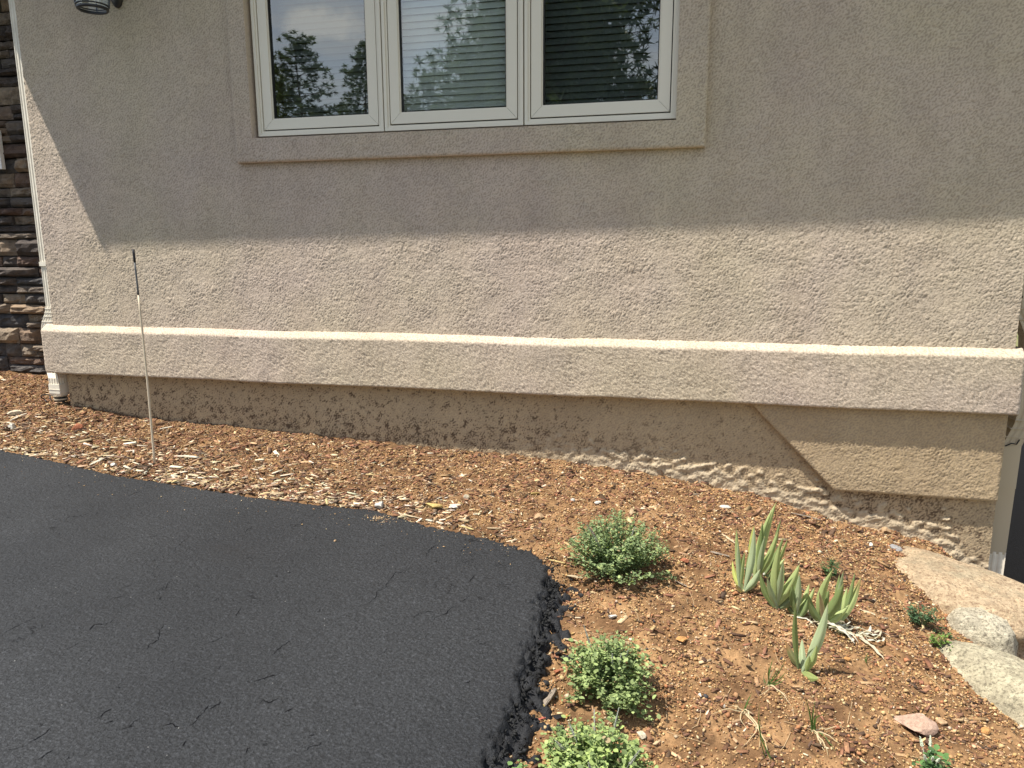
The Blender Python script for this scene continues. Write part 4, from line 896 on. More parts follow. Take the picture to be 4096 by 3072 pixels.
# ------------------------------------------------------------------ single stones
def rock(px, py, sizepx, kind, label, flat=.7, seed=None, name='stone', elong=1.0, cat='stone', lift=.25, onasph=False):
    p = at_asph(px, py) if onasph else G(px, py); dep = (Vector((p.x, p.y, 0))).length; r = sizepx * .5 * dep / F * 1.05
    rr = random.Random(seed if seed is not None else px * 7 + py); V, Fq = ICO; planes = []
    for _ in range(12):
        d = Vector((rr.gauss(0, 1), rr.gauss(0, 1), rr.gauss(0, 1))).normalized(); planes.append((d, rr.uniform(.40, .80)))
    out = []; ya = rr.uniform(-.4, .4)
    for v in V:
        q = Vector(v)
        for d, h in planes:
            k = q.dot(d)
            if k > h: q = q - d * (k - h)
        q *= 1 + .06 * mnoise.noise(q * 3 + Vector((px, py, 0)))
        q = Vector((q.x * elong, q.y, q.z * flat)); q = Vector((q.x * math.cos(ya) - q.y * math.sin(ya), q.x * math.sin(ya) + q.y * math.cos(ya), q.z))
        out.append(p + q * r + Vector((0, 0, r * flat * (1 - lift * 2) + .001)))
    o = mesh(name, out, Fq, RM[kind]); return tag(o, label, cat, 'loose stones on the bed')
def ico(sub=2):
    t = (1 + 5 ** .5) / 2; V = [Vector(v).normalized() for v in [(-1, t, 0), (1, t, 0), (-1, -t, 0), (1, -t, 0), (0, -1, t), (0, 1, t), (0, -1, -t), (0, 1, -t), (t, 0, -1), (t, 0, 1), (-t, 0, -1), (-t, 0, 1)]]
    Fq = [(0, 11, 5), (0, 5, 1), (0, 1, 7), (0, 7, 10), (0, 10, 11), (1, 5, 9), (5, 11, 4), (11, 10, 2), (10, 7, 6), (7, 1, 8), (3, 9, 4), (3, 4, 2), (3, 2, 6), (3, 6, 8), (3, 8, 9), (4, 9, 5), (2, 4, 11), (6, 2, 10), (8, 6, 7), (9, 8, 1)]
    for _ in range(sub):
        cache = {}; nf = []
        def mid(a, b_):
            k = (min(a, b_), max(a, b_))
            if k not in cache: V.append(((V[a] + V[b_]) / 2).normalized()); cache[k] = len(V) - 1
            return cache[k]
        for a, b_, c in Fq:
            x, y, z = mid(a, b_), mid(b_, c), mid(c, a); nf += [(a, x, z), (b_, y, x), (c, z, y), (x, y, z)]
        Fq = nf
    return V, Fq
ICO = ico(2)
ROCKS = [
 (1518, 2036, 48, 'white', 'upright chalky white stone leaning at the asphalt edge', 1.0, .8),
 (1741, 2088, 27, 'tan', 'round tan stone at the asphalt edge among pale wood chips', .9, 1),
 (1735, 2034, 62, 'yellow', 'crumbly yellow clod of earth just behind the asphalt edge', .6, 1.2),
 (1650, 2038, 27, 'brown', 'small square brown stone between the white stone and the yellow clod', .8, 1),
 (1866, 1998, 30, 'pale', 'pale angular stone on the mulch above the asphalt corner', 1.0, .8),
 (1815, 2034, 40, 'white', 'broken bone-white chunk right of the yellow clod', .5, 1.3),
 (2135, 1982, 36, 'yellow', 'flat yellow stone in the mulch behind the asphalt corner', .5, 1.4),
 (2158, 2080, 40, 'tan', 'tan angular stone left of the upper catmint bush', .8, 1.1),
 (2292, 2004, 20, 'white', 'tiny white pebble above the upper catmint bush', .8, 1),
 (2388, 2018, 26, 'white', 'small white stone behind the upper catmint bush', .7, 1.3),
 (2742, 2255, 38, 'red', 'rust-brown block right of the upper catmint bush', .7, 1.1),
 (2905, 2032, 40, 'white', 'lumpy white stone on the mulch below the parged wall foot', .5, 1.4),
 (2875, 2134, 20, 'white', 'small white pebble beside the tall iris fan', .9, 1),
 (3484, 2188, 24, 'white', 'small white stone left of the tan boulder', .8, .9),
 (3578, 2202, 46, 'grey', 'pale grey stone lying against the tan boulder', .6, 1.3),
 (3541, 2132, 38, 'tan', 'tan stone between foundation and tan boulder', .7, 1.1),
 (3655, 2918, 125, 'pink', 'largest loose rock, brown with a flat pink top, at the lower right', .55, 1.25),
 (3684, 2880, 38, 'pale', 'pale yellowish stone behind the largest loose rock', .7, 1),
 (3385, 2642, 28, 'orange', 'orange pebble right of the single iris', .6, 1.1),
 (2798, 2786, 25, 'white', 'whitish round pebble on bare soil between the lower catmint and the grass tufts', .8, 1),
 (2897, 2828, 20, 'white', 'bright white pebble above the sprawling dead grass', .7, 1),
 (2727, 2570, 50, 'orange', 'flat orange-brown rock right of the lower catmint bush', .5, 1.2),
 (2449, 2475, 40, 'white', 'porous white stone between the two upper catmint bushes', .6, 1.2),
 (2563, 2952, 50, 'pale', 'round cream stone above the lowest catmint bush', .8, 1),
 (2265, 2880, 28, 'orange', 'small orange stone between the lower catmint bushes', .9, .8),
 (2172, 2842, 32, 'yellow', 'knobbly yellow stone beside the bleached stick', .8, 1),
 (2226, 2694, 30, 'red', 'red-brown stone left of the middle catmint bush', .6, 1.2),
 (2235, 2876, 38, 'black', 'black lump of tar on the soil between the lower catmint bushes', .6, 1.3),
 (2210, 2835, 22, 'tan', 'small tan stone under the left edge of the middle catmint bush', .7, 1),
 (1342, 2166, 13, 'tan', 'single tan pebble lying on the open asphalt', .8, 1.1),
 (307, 1718, 36, 'red', 'brick-red stone in the mulch left of the marker rod', .7, 1.2),
 (46, 1715, 30, 'white', 'white stone at the far left of the mulch', .7, 1),
 (67, 1658, 44, 'pale', 'flat pale stone near the left edge of the mulch', .4, 1.4),
 (456, 1870, 26, 'white', 'white chunk at the asphalt edge left of the marker rod', .8, 1),
 (2320, 2640, 22, 'pale', 'pale pebble left of the spikes of the middle catmint bush', .7, 1),
 (3760, 2895, 40, 'tan', 'tan wedge of rock right of the largest loose rock', .5, 1.2),
 (3410, 2915, 26, 'brown', 'dark brown stone left of the largest loose rock', .7, 1.1),
 (3940, 2935, 40, 'orange', 'rust-orange stone at the foot of the pale boulder', .7, 1.1),
 (3345, 2918, 26, 'red', 'reddish stone beside the lower grass tuft', .7, 1.2),
 (3170, 1980, 22, 'white', 'white chip just below the parged wall foot', .5, 1.4),
 (3050, 2300, 22, 'white', 'white pebble in the shade behind the middle iris fans', .7, 1.2),
]
for r_ in ROCKS: rock(r_[0], r_[1], r_[2], r_[3], r_[4], r_[5], elong=r_[6], onasph='open asphalt' in r_[4])

def wood(x0, y0, x1, y1, wpx, kind, label, up=False):
    a = G(x0, y0); b_ = G(x1, y1); 
    if up: b_ = at_y(x1, y1, a.y)
    a = a + Vector((0, 0, .004)); b_ = b_ + Vector((0, 0, .006 if not up else 0)); d = (b_ - a); ln_ = d.length; d.normalize(); w = wpx * Vector((a.x, a.y, 0)).length / F
    side_ = d.cross(Vector((0, 0, 1))); side_ = side_.normalized() if side_.length > .1 else Vector((1, 0, 0)); upv = side_.cross(d); rr = random.Random(x0 + y0); V = []; n = 7; ns = 8
    for i in range(n):
        t = i / (n - 1); k = w * .5 * (1 - .45 * abs(2 * t - 1) ** 3) * rr.uniform(.85, 1.1); off_ = side_ * rr.uniform(-.12, .12) * w
        for j in range(ns):
            an = 2 * math.pi * j / ns; q = a + d * ln_ * (t + rr.uniform(-.03, .03) * (0 < i < n - 1)) + off_ + (side_ * math.cos(an) + upv * math.sin(an) * .5) * k * rr.uniform(.82, 1.15) + upv * k * .45; V.append(q - a)
    ca = math.atan2(d.y, d.x)
    Fq = [(i * ns + j, i * ns + (j + 1) % ns, (i + 1) * ns + (j + 1) % ns, (i + 1) * ns + j) for i in range(n - 1) for j in range(ns)] + [tuple(range(ns))[::-1], tuple((n - 1) * ns + j for j in range(ns))]
    R = Matrix.Rotation(-ca, 3, 'Z'); o = mesh('wood_piece', [R @ v for v in V], Fq, WM[kind]); o.location = a; o.rotation_euler = (0, 0, ca)
    return tag(o, label, 'wood piece', 'larger wood pieces in the bed')
WOODS = [
 (2172, 2842, 2222, 2772, 28, 'grey', 'short bleached log pointing at the middle catmint bush'),
 (2256, 2560, 2310, 2574, 11, 'pale', 'thin pale stick beside the broken asphalt edge'),
 (2174, 2690, 2184, 2640, 16, 'yellow', 'yellowish split stick standing on the crumbled asphalt edge'),
 (700, 1830, 806, 1838, 14, 'white', 'large bleached splinter right of the marker rod'),
 (358, 1866, 456, 1828, 12, 'white', 'long bleached splinter at the asphalt edge left of the marker rod'),
 (754, 1905, 794, 1912, 15, 'pale', 'stubby cream wood block at the asphalt edge'),
 (1578, 2056, 1682, 2080, 10, 'pale', 'long cream splinter lying along the asphalt edge'),
 (1703, 2086, 1772, 2104, 14, 'white', 'thick bleached splinter below the round tan stone'),
 (1836, 2112, 1895, 2126, 12, 'yellow', 'yellow curled splinter at the top of the asphalt corner'),
 (2841, 2213, 2917, 2236, 14, 'grey', 'dark grey split branch left of the irises'),
 (2888, 2140, 2940, 2180, 11, 'pale', 'pale stick sloping down behind the left iris fan'),
 (2135, 2894, 2182, 2880, 12, 'red', 'flat red strip beside the black tar lump'),
 (3162, 2056, 3282, 2086, 9, 'grey', 'long thin brown stick in front of the parged wall foot'),
 (2651, 1912, 2643, 1880, 12, 'brown', 'dark bark flake standing against the parged wall foot'),
 (3438, 2442, 3500, 2468, 13, 'pale', 'tan splinter right of the dead iris leaves'),
 (42, 1688, 108, 1660, 9, 'white', 'thin white stick near the far left of the mulch'),
 (2720, 1835, 2760, 1842, 8, 'pale', 'short splinter on the mulch by the parged wall'),
 (2195, 2245, 2260, 2262, 12, 'yellow', 'straw-coloured wood flake beside the asphalt corner'),
 (2268, 2310, 2330, 2322, 14, 'pale', 'split pale flake on the crumbled corner'),
 (1150, 1958, 1200, 1950, 9, 'brown', 'brown bark flake near the middle of the asphalt edge'),
 (900, 1880, 965, 1868, 11, 'pale', 'pale twig stub a little right of the marker rod'),
 (620, 1700, 700, 1690, 8, 'brown', 'brown bark strip behind the marker rod'),
 (640, 1720, 690, 1712, 9, 'white', 'bleached flake behind the marker rod'),
 (2700, 2330, 2760, 2360, 8, 'grey', 'grey twig left of the lower iris fans'),
 (2950, 2255, 3030, 2325, 8, 'grey', 'grey branch piece behind the leftmost irises'),
]
for w_ in WOODS:
    wood(*w_[:7], up=('standing against' in w_[6]))

# ------------------------------------------------------------------ irises
def blade(base, tip, w, col, fan, bend=0.0, tipcol=None, droop=0.0, name='leaf', dy=0.0, fold=.5, lie=False):
    """sword leaf from a base point to a tip point; w full width, bend sideways as a share of the length"""
    d = tip - base; L_ = d.length; cd = Vector((base.x, base.y, base.z - CAMZ)).normalized(); sd_ = d.cross(cd).normalized(); nr = sd_.cross(d).normalized(); n = 12; V = []; C = []; rr = random.Random(int(abs(base.x * 9973 + tip.z * 7919) * 100))
    tw = rr.uniform(-.35, .35)
    for i in range(n + 1):
        t = i / n; wid = w * (.22 + .78 * math.sin(min(1, t * 2.1) * math.pi / 2) ** 1.3) * (1 - max(0, (t - .38) / .62) ** 1.8) + .0006
        c = base + d * t + sd_ * bend * L_ * math.sin(t * math.pi) * -1 + Vector((0, 0, -1)) * droop * L_ * t * t + nr * .04 * L_ * math.sin(t * math.pi)
        s_ = (sd_ * math.cos(tw * t) + nr * math.sin(tw * t))
        for j, k in enumerate((-1, -.5, 0, .5, 1)):
            V.append(c + s_ * wid * .5 * k - nr * fold * wid * (1 - abs(k)) * .8)
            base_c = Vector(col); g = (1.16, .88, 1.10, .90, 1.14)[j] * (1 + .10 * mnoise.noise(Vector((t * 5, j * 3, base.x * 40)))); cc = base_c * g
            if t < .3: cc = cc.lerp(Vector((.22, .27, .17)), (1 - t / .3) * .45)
            if tipcol and t > .62: cc = cc.lerp(Vector(tipcol), min(1, (t - .62) / .2))
            elif t > .93: cc = cc.lerp(Vector((.35, .22, .10)), .8)
            C.append(cc)
    Fq = [(i * 5 + j, i * 5 + j + 1, (i + 1) * 5 + j + 1, (i + 1) * 5 + j) for i in range(n) for j in range(4)]
    o = mesh(name, V, Fq, M['blade'], fan, smooth=True, col=np.array([tuple(c) for c in C])); return o
def cs(x, y): return (2900 + .4822 * x, 2000 + .4822 * y)
GRN, DRK, LEM, BLU, TAN = (.37, .43, .18), (.20, .255, .10), (.54, .58, .18), (.36, .42, .25), (.40, .31, .19)
def iris(base, leaves, label, name='iris'):
    p = G(*cs(*base)); fan = empty(name, tuple(p), label=label, cat='iris', group='irises in the bed')
    for i, lf in enumerate(leaves):
        (tx, ty, wpx, col, bend) = lf[:5]; extra = lf[5] if len(lf) > 5 else {}
        dx = extra.pop('dx', 0) if extra else 0; rr = random.Random(i * 31 + int(tx))
        dy = extra.pop('dy', rr.uniform(-.05, .05)) if extra else rr.uniform(-.05, .05)
        bs = extra.pop('bs', None)
        bp = p + Vector((rr.uniform(-.012, .012), rr.uniform(-.006, .006), -.004)) if bs is None else G(*cs(*bs))
        tp = at_y(*cs(tx, ty), p.y + dy); w = wpx * .4822 * p.y * 1.30 / F
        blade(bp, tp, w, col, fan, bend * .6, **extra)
    return fan
iris((150, 775), [(95, 235, 36, GRN, -.04), (110, 330, 30, BLU, -.02), (243, 215, 46, BLU, .06, dict(dy=.02)), (165, 430, 40, GRN, -.05), (198, 430, 36, DRK, .02), (292, 572, 46, BLU, .10), (60, 500, 30, LEM, -.12), (88, 700, 26, TAN, -.05)], 'leftmost iris fan of the clump, grey-green leaves with a lemon edge')
iris((262, 672), [(428, 12, 60, GRN, -.05, dict(dy=.03)), (390, 92, 46, GRN, -.10), (312, 175, 44, DRK, 0), (442, 258, 46, GRN, .05), (240, 208, 50, LEM, -.03, dict(bs=(230, 615))), (330, 300, 40, BLU, -.02)], 'tallest iris fan at the back of the clump with one lemon-yellow leaf')
iris((335, 650), [(466, 150, 30, DRK, .02), (488, 300, 34, DRK, .06), (520, 325, 28, GRN, .04), (500, 480, 34, GRN, .08), (462, 600, 34, DRK, .06)], 'dark narrow iris fan behind the tallest one')
iris((425, 905), [(290, 600, 42, DRK, -.10), (455, 372, 60, GRN, -.06), (484, 502, 46, BLU, .02), (622, 528, 62, GRN, .06), (625, 715, 58, (.17, .20, .09), .12, dict(tipcol=TAN)), (350, 640, 38, BLU, -.06)], 'broad iris fan in front of the clump with one leaf turning tan at its tip')
iris((598, 975), [(600, 535, 36, DRK, -.03), (618, 605, 46, BLU, .02), (700, 692, 40, GRN, .05), (495, 845, 36, (.16, .18, .08), -.08), (690, 800, 46, DRK, .06), (555, 700, 46, DRK, -.05), (745, 720, 34, GRN, .08)], 'short dark iris fan in the middle of the clump')
iris((800, 1035), [(690, 780, 46, (.13, .16, .06), -.10), (898, 572, 52, GRN, -.10), (865, 738, 50, DRK, .0), (985, 690, 66, DRK, .06), (1032, 868, 50, GRN, .12), (700, 850, 46, DRK, -.10), (780, 760, 30, TAN, .05)], 'wide-spread iris fan above the dead white leaves')
iris((948, 1030), [(1080, 592, 30, DRK, .03), (1130, 632, 50, GRN, .05, dict(tipcol=(.30, .24, .10))), (985, 580, 34, BLU, -.04), (950, 615, 40, DRK, -.05), (1015, 720, 40, GRN, 0)], 'rightmost iris fan of the clump')
iris((638, 1420), [(590, 852, 36, DRK, -.04), (856, 850, 66, BLU, .07, dict(dy=0)), (500, 1160, 46, (.20, .20, .09), -.10, dict(tipcol=(.33, .19, .09))), (762, 1205, 40, GRN, .08), (640, 1150, 44, BLU, -.03), (700, 1290, 38, GRN, .04), (782, 1482, 62, (.24, .28, .10), .16, dict(dy=-.06))], 'single iris standing apart in front of the clump with two tall blades')
# the dead leaves at the foot
dp = G(*cs(930, 1060)); dl = empty('dead_iris_leaves', tuple(dp), label='curled bleached dead iris leaves fanned out at the foot of the clump', cat='dead leaves')
rr = random.Random(4)
for i in range(46):
    a0 = rr.uniform(-.6, .5) if i % 3 else rr.uniform(2.4, 3.6); l = rr.uniform(.05, .14) if abs(a0) < 1 else rr.uniform(.05, .14); V = []; n = 9; x_, y_ = dp.x + rr.uniform(-.10, .10), dp.y + rr.uniform(-.05, .04); an = a0; w = rr.uniform(.005, .014); cu = rr.uniform(-2.2, 2.2)
    base_z = rr.uniform(.002, .014)
    for k in range(n + 1):
        t = k / n; z_ = float(gz(x_, y_)) + base_z + .022 * math.sin(t * math.pi) * rr.uniform(.5, 1.0) * (i % 4 == 0) + .003; ww = w * (1 - t ** 3) + .0008; r2 = rr.uniform(-.5, .5)
        nx2, ny2 = -math.sin(an), math.cos(an); V += [(x_ + nx2 * ww / 2, y_ + ny2 * ww / 2, z_ + ww * r2 * .5), (x_ - nx2 * ww / 2, y_ - ny2 * ww / 2, z_ - ww * r2 * .3)]
        x_ += math.cos(an) * l / n; y_ += math.sin(an) * l / n; an += cu / n
    cw = rr.choice([(.62, .58, .48), (.55, .48, .35), (.66, .63, .54), (.42, .34, .24)]); mesh('leaf', V, [(2 * k, 2 * k + 1, 2 * k + 3, 2 * k + 2) for k in range(n)], M['blade'], dl, smooth=True, col=np.tile(np.array(cw), (len(V), 1)))

# ------------------------------------------------------------------ leafy bushes
def leafy(name, cpx, wpx, hpx, nstem, nleaf, lsize, label, cat, cols, spikes=0, seed=1, flat=.75, group='catmint bushes in the bed', spikecol=(.26, .27, .22), cells=None):
    base = G(cpx[0], cpx[1]); rr = random.Random(seed); dist = math.hypot(base.x, base.y); R_ = wpx * .62 * dist / F; H = hpx * 1.15 * dist / F
    root = empty(name, tuple(base), label=label, cat=cat, group=group)
    LV = []; LF = []; LC = []; stems = MB(); spk = MB()
    for s in range(nstem):
        a = rr.uniform(0, 6.283); q = rr.random() ** .55 * (1.0 if rr.random() < .85 else rr.uniform(1.0, 1.28)); ex, ey = math.cos(a) * R_ * q, math.sin(a) * R_ * q * .9; ez = H * math.sqrt(max(0.06, 1 - (q * .90) ** 2)) * rr.uniform(.66, 1.14)
        P0 = base + Vector((ex * .12, ey * .12, 0)); gx = float(gz(base.x + ex, base.y + ey)) - base.z; P2 = base + Vector((ex, ey, ez * flat / .75 + max(gx, -.05) * q)); P1 = (P0 + P2) / 2 + Vector((ex * .12, ey * .12, ez * .10))
        pts = [(P0 * (1 - t) ** 2 + P1 * 2 * t * (1 - t) + P2 * t * t) for t in np.linspace(0, 1, 7)]; stems.tube(pts, .0011, 4, cap=False)
        nl = nleaf // nstem
        for k in range(nl):
            t = .30 + .70 * (k + rr.random()) / nl; pp = P0 * (1 - t) ** 2 + P1 * 2 * t * (1 - t) + P2 * t * t; pp = pp + Vector((rr.gauss(0, 1), rr.gauss(0, 1), rr.gauss(0, .7))) * lsize * .7
            al = rr.uniform(0, 6.283); out_ = Vector((math.cos(al), math.sin(al), rr.uniform(-.2, .75))).normalized(); sd_ = out_.cross(Vector((rr.uniform(-.4, .4), rr.uniform(-.4, .4), 1))).normalized(); up_ = sd_.cross(out_)
            ls = lsize * rr.choice((.45, .7, .9, 1.1, 1.5)) * rr.uniform(.85, 1.15) * (1.15 - .35 * t); b0 = len(LV); cup = rr.uniform(.05, .30)
            shape = [(0, 0, 0), (.28, .36, cup), (.62, .34, cup), (.86, .16, cup * .6), (1, 0, -.05), (.86, -.16, cup * .6), (.62, -.34, cup), (.28, -.36, cup), (.5, 0, 0)]
            for (u, v_, w_) in shape: LV.append(pp + out_ * u * ls + sd_ * v_ * ls + up_ * w_ * ls * .45)
            LF += [(b0, b0 + 8, b0 + 1), (b0 + 1, b0 + 8, b0 + 2), (b0 + 2, b0 + 8, b0 + 3), (b0 + 3, b0 + 8, b0 + 4), (b0 + 4, b0 + 8, b0 + 5), (b0 + 5, b0 + 8, b0 + 6), (b0 + 6, b0 + 8, b0 + 7), (b0 + 7, b0 + 8, b0)]
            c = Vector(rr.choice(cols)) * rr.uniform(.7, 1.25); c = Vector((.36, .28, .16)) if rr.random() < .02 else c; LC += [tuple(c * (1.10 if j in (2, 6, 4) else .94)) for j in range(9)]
    stems.obj('stems', M['stem'], root, kind='stuff')
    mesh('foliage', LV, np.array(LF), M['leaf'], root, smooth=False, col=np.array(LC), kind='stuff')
    for s in range(spikes):
        a = rr.uniform(0, 6.283); q = rr.uniform(.2, 1.0); P0 = base + Vector((math.cos(a) * R_ * q * .6, math.sin(a) * R_ * q * .6, H * .6)); ln_ = H * rr.uniform(.30, .60); P2 = P0 + Vector((math.cos(a) * R_ * .35 * q, math.sin(a) * R_ * .3, ln_))
        mb = MB(); mb.tube([P0, (P0 + P2) / 2 + Vector((0, 0, .01)), P2], .0010, 4)
        for k in range(16):
            t = .45 + .55 * k / 15; pp = P0.lerp(P2, t); r2 = lsize * .22 * (1.2 - t) * 1.6 + .001
            for j in range(3): an = rr.uniform(0, 6.28); d_ = Vector((math.cos(an), math.sin(an), .5)) * r2; mb.tube([pp, pp + d_], [r2 * .5, .0003], 4, cap=False)
        mb.obj('flower_spike', SPK[spikecol] if spikecol in SPK else SPK.setdefault(spikecol, mat('flower', spikecol, .8)), root)
    return root
SPK = {}
CM = [(.21, .28, .13), (.165, .225, .10), (.27, .335, .16), (.12, .165, .07), (.32, .39, .15)]
leafy('catmint_bush', (2470, 2300), 360, 215, 140, 6200, .0120, 'upper catmint bush, dense rounded grey-green mound near the wall', 'bush', CM, 3, 3)
leafy('catmint_bush', (2445, 2790), 345, 225, 100, 3600, .0140, 'middle catmint bush with rounder leaves beside the broken asphalt edge', 'bush', [(.26, .325, .135), (.20, .26, .10), (.33, .40, .16), (.14, .19, .075), (.29, .36, .14)], 4, 8)
leafy('catmint_bush', (2390, 3170), 450, 240, 130, 5000, .0140, 'lowest catmint bush, cut off by the bottom of the photo', 'bush', [(.27, .34, .13), (.20, .27, .10), (.34, .42, .15), (.15, .20, .075), (.32, .40, .13)], 6, 15)
leafy('small_weed', (3325, 2308), 80, 62, 14, 340, .0085, 'small green weed just behind the iris clump', 'weed', [(.08, .14, .05), (.05, .10, .035)], 0, 21, group='small weeds in the bed')
leafy('small_weed', (3690, 2500), 150, 60, 22, 560, .0095, 'sprawling dark green weed in front of the small grey boulder', 'weed', [(.07, .13, .06), (.05, .095, .04), (.10, .17, .08)], 0, 22, group='small weeds in the bed')
leafy('small_weed', (3766, 2600), 82, 60, 14, 260, .0100, 'yellow-green weed below the small grey boulder', 'weed', [(.16, .25, .05), (.12, .2, .05)], 0, 23, group='small weeds in the bed')
leafy('flowering_weed', (3725, 3110), 130, 100, 10, 130, .017, 'leafy plant with white flower spikes at the bottom right', 'plant', [(.10, .2, .06), (.07, .14, .05)], 5, 24, group='small weeds in the bed', spikecol=(.50, .55, .42))
leafy('small_weed', (2070, 3110), 60, 60, 6, 60, .014, 'green sprig at the bottom of the broken asphalt edge', 'weed', [(.16, .26, .09)], 0, 26, group='small weeds in the bed')

# ------------------------------------------------------------------ grass tufts
def c9(x, y): return (2700 + .631 * x, 2300 + .631 * y)
def tuft(base, blades, label):
    p = G(*c9(*base)); root = empty('grass_tuft', tuple(p), label=label, cat='grass tuft', group='grass tufts in the bed')
    for i, (tx, ty, dead, lying, curve) in enumerate(blades):
        tp = G(*c9(tx, ty)) + Vector((0, 0, .004)) if lying else at_y(*c9(tx, ty), p.y + random.Random(i).uniform(-.03, .03))
        rr = random.Random(i * 7 + int(tx)); d = tp - p; V = []; C = []; n = 9; cd = Vector((p.x, p.y, p.z - CAMZ)).normalized(); sd_ = d.cross(cd).normalized(); w = rr.uniform(.0022, .0042); b0 = p + Vector((rr.uniform(-.008, .008), rr.uniform(-.006, .006), -.002))
        for k in range(n + 1):
            t = k / n; c = b0.lerp(tp, t) + sd_ * curve * d.length * math.sin(t * math.pi)
            if lying: c.z = float(gz(c.x, c.y)) + .004 + .012 * math.sin(t * 3.14) * rr.uniform(.6, 1)
            ww = w * (1 - t ** 2.5) + .0004; V += [c + sd_ * ww * .5, c - sd_ * ww * .5]; cc = (.50, .40, .24) if dead else ((.07, .13, .03) if t < .85 else (.25, .22, .08)); C += [cc, cc]
        mesh('blade', V, [(2 * k, 2 * k + 1, 2 * k + 3, 2 * k + 2) for k in range(n)], M['blade'], root, smooth=True, col=np.array(C))
tuft((588, 705), [(500, 685, 1, 0, .1), (600, 560, 0, 0, .05), (625, 520, 0, 0, .05), (705, 528, 0, 0, -.05), (712, 600, 0, 0, -.1), (655, 590, 0, 0, 0), (560, 640, 0, 0, .05), (570, 610, 1, 0, .08), (700, 660, 0, 0, -.08), (735, 840, 1, 1, .1), (720, 800, 1, 1, -.1), (640, 560, 1, 0, 0), (530, 780, 1, 1, .2)], 'upper grass tuft, short green blades left of the single iris')
tuft((438, 872), [(490, 745, 0, 0, .04), (515, 840, 0, 0, .3), (225, 915, 1, 1, -.1), (470, 930, 1, 1, .2), (460, 1000, 1, 1, -.25), (530, 1120, 1, 1, .15), (420, 1110, 1, 1, .3), (600, 1190, 1, 1, .1), (350, 850, 1, 1, .1), (500, 905, 1, 1, -.2)], 'sprawling mostly dead grass tuft with straw strands')
tuft((592, 1165), [(537, 820, 0, 0, .10), (545, 900, 0, 0, .06)], 'lone dark green blade of grass by the straw strands')
tuft((880, 1000), [(890, 775, 0, 0, .02), (820, 760, 0, 0, -.03), (840, 830, 0, 0, -.02), (872, 850, 0, 0, 0), (972, 882, 0, 0, .25), (900, 870, 0, 0, .04), (865, 900, 0, 0, 0), (1045, 1085, 1, 1, .1), (1015, 1140, 0, 1, .1), (950, 1130, 1, 1, -.05), (970, 1160, 1, 1, .1), (1085, 985, 1, 1, .1), (935, 1080, 1, 1, 0)], 'lowest grass tuft, upright dark blades with dead ones falling right')
tuft((1213, 570), [(1225, 490, 0, 0, .05), (1195, 525, 0, 0, -.1), (1240, 515, 0, 0, .1)], 'tiny sprout on the gravel right of the single iris')

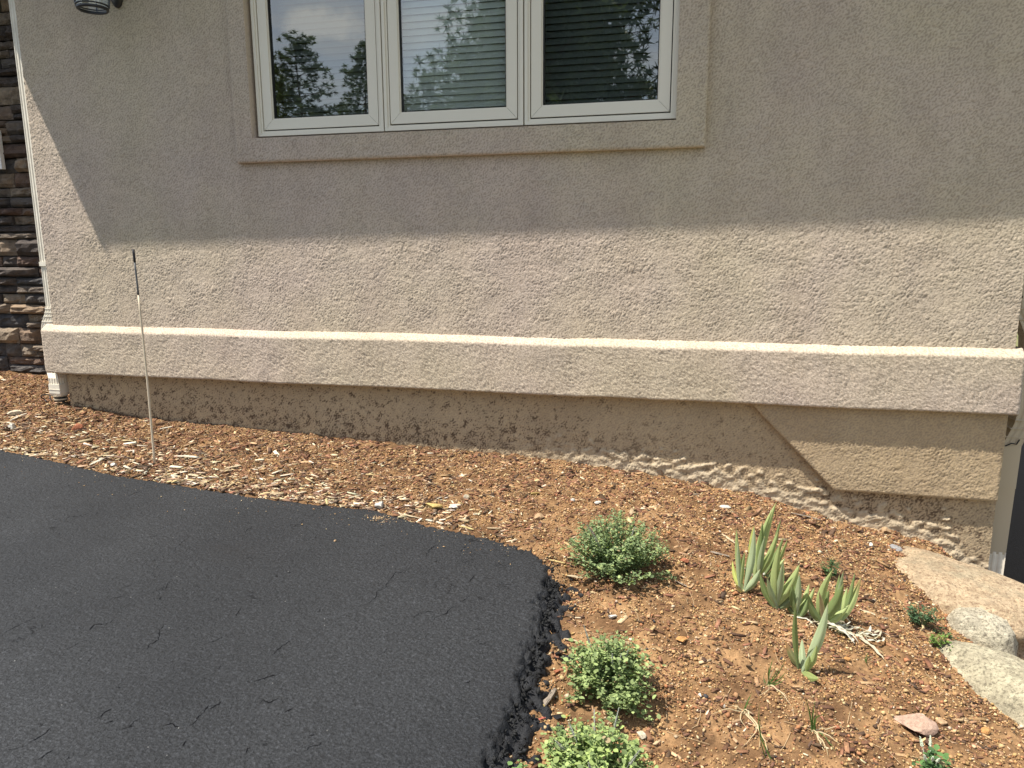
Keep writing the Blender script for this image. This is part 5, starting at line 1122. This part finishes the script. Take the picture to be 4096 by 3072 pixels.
# ------------------------------------------------------------------ pines across the drive, seen in the window glass
M['needle'] = leaf_mat('needles'); M['barkp'] = rockm('pine_bark', (.12, .07, .045))
def pine(x, y, h, r, seed, label, dens=1.0):
    r *= 1.15; dens *= 1.25
    rr = random.Random(seed); root = empty('pine_tree', (x, y, -.3), label=label, cat='tree', group='pines across the driveway')
    MB().tube([(x + .05 * math.sin(t * 5), y, -.3 + (h + .3) * t) for t in np.linspace(0, 1, 8)], [max(.015, .018 * h * (1 - t)) for t in np.linspace(0, 1, 8)], 8).obj('trunk', M['barkp'], root)
    LV = []; LC = []; lim = MB(); nl = int(85 * dens)
    for i in range(nl):
        t = .12 + .88 * (i + rr.random()) / nl; prof = math.sin(min(1.0, (1 - t) * 1.55 + .12) * math.pi / 2) * rr.uniform(.55, 1.12); a = rr.uniform(0, 6.283); z = h * t; ln_ = r * prof
        P0 = Vector((x, y, z)); P2 = P0 + Vector((math.cos(a) * ln_, math.sin(a) * ln_, ln_ * rr.uniform(-.05, .35))); lim.tube([P0, (P0 + P2) / 2 - Vector((0, 0, .04 * ln_)), P2], [.02, .012, .006], 4, cap=False)
        for k in range(int(9 + 10 * ln_ / r)):
            u = rr.uniform(.35, 1.05); c = P0.lerp(P2, u) + Vector((rr.gauss(0, 1), rr.gauss(0, 1), rr.gauss(0, .7))) * (.10 + .10 * ln_) ; s = rr.uniform(.10, .20) * (h / 9) ** .5; g = rr.uniform(.7, 1.3)
            for j in range(15):
                d = Vector((rr.gauss(0, 1), rr.gauss(0, 1), rr.gauss(.35, 1))).normalized(); sd_ = d.orthogonal().normalized() * s * .13; LV += [c - sd_, c + sd_, c + d * s * 1.1]; cc = (.085 * g, .105 * g, .060 * g); LC += [cc, cc, cc]
    lim.obj('limbs', M['barkp'], root, kind='stuff'); mesh('crown', LV, np.arange(len(LV)).reshape(-1, 3), M['needle'], root, col=np.array(LC))
    return root
def mir(px, py, y):          # place of a tree at depth y whose mirror image shows at px,py
    d = ray(px, py); t = (7.4 - y) / d.y; return d.x * t, CAMZ + d.z * t
for i, (px, py, y, r, lab) in enumerate([
    (1190, 150, -20, 1.75, 'slender pine mirrored in the middle of the left window pane'), (1450, 172, -22, 1.7, 'pine mirrored at the right side of the left window pane'),
    (1085, 260, -24, 2.0, 'pine mirrored at the left edge of the left window pane'), (1690, 300, -26, 1.9, 'pine mirrored low in the left half of the middle window pane'),
    (1845, 352, -34, 1.8, 'small distant pine mirrored low in the middle window pane'), (1335, 405, -40, 3.0, 'far low pine mirrored between the two pines in the left pane'),
    (2560, 330, -14, 1.3, 'pine with open branches mirrored at the right edge of the right window pane')]):
    x, h = mir(px, py, y); pine(x, y, h, r, 50 + i, lab, 1.0 if i < 4 else .7)
for i, (px, py, y, r, lab) in enumerate([
    (1120, 400, -30, 2.6, 'low pine at the bottom left corner of the left pane reflection'), (1250, 420, -33, 2.4, 'low pine just right of the slender pine in the left pane reflection'),
    (1420, 440, -36, 2.8, 'low pine at the bottom right of the left pane reflection'), (1640, 400, -32, 2.2, 'low pine at the left edge of the middle pane reflection'),
    (1760, 425, -34, 2.2, 'low pine between the two small pines of the middle pane reflection'), (1930, 420, -30, 2.2, 'low pine under the big pine branches in the middle pane reflection')]):
    x, h = mir(px, py, y); pine(x, y, h, r, 150 + i, lab, .7)
x, h = mir(2190, 0, -8.5); pine(x, -8.5, 9.5, 2.15, 77, 'huge dark pine mirrored across most of the right window pane', 4.0)
x, h = mir(2160, 0, -12.5); pine(x, -12.5, 9.0, 2.2, 79, 'second dark pine standing behind the huge one in the right window pane', 3.0)
for k in range(7): 
    pass
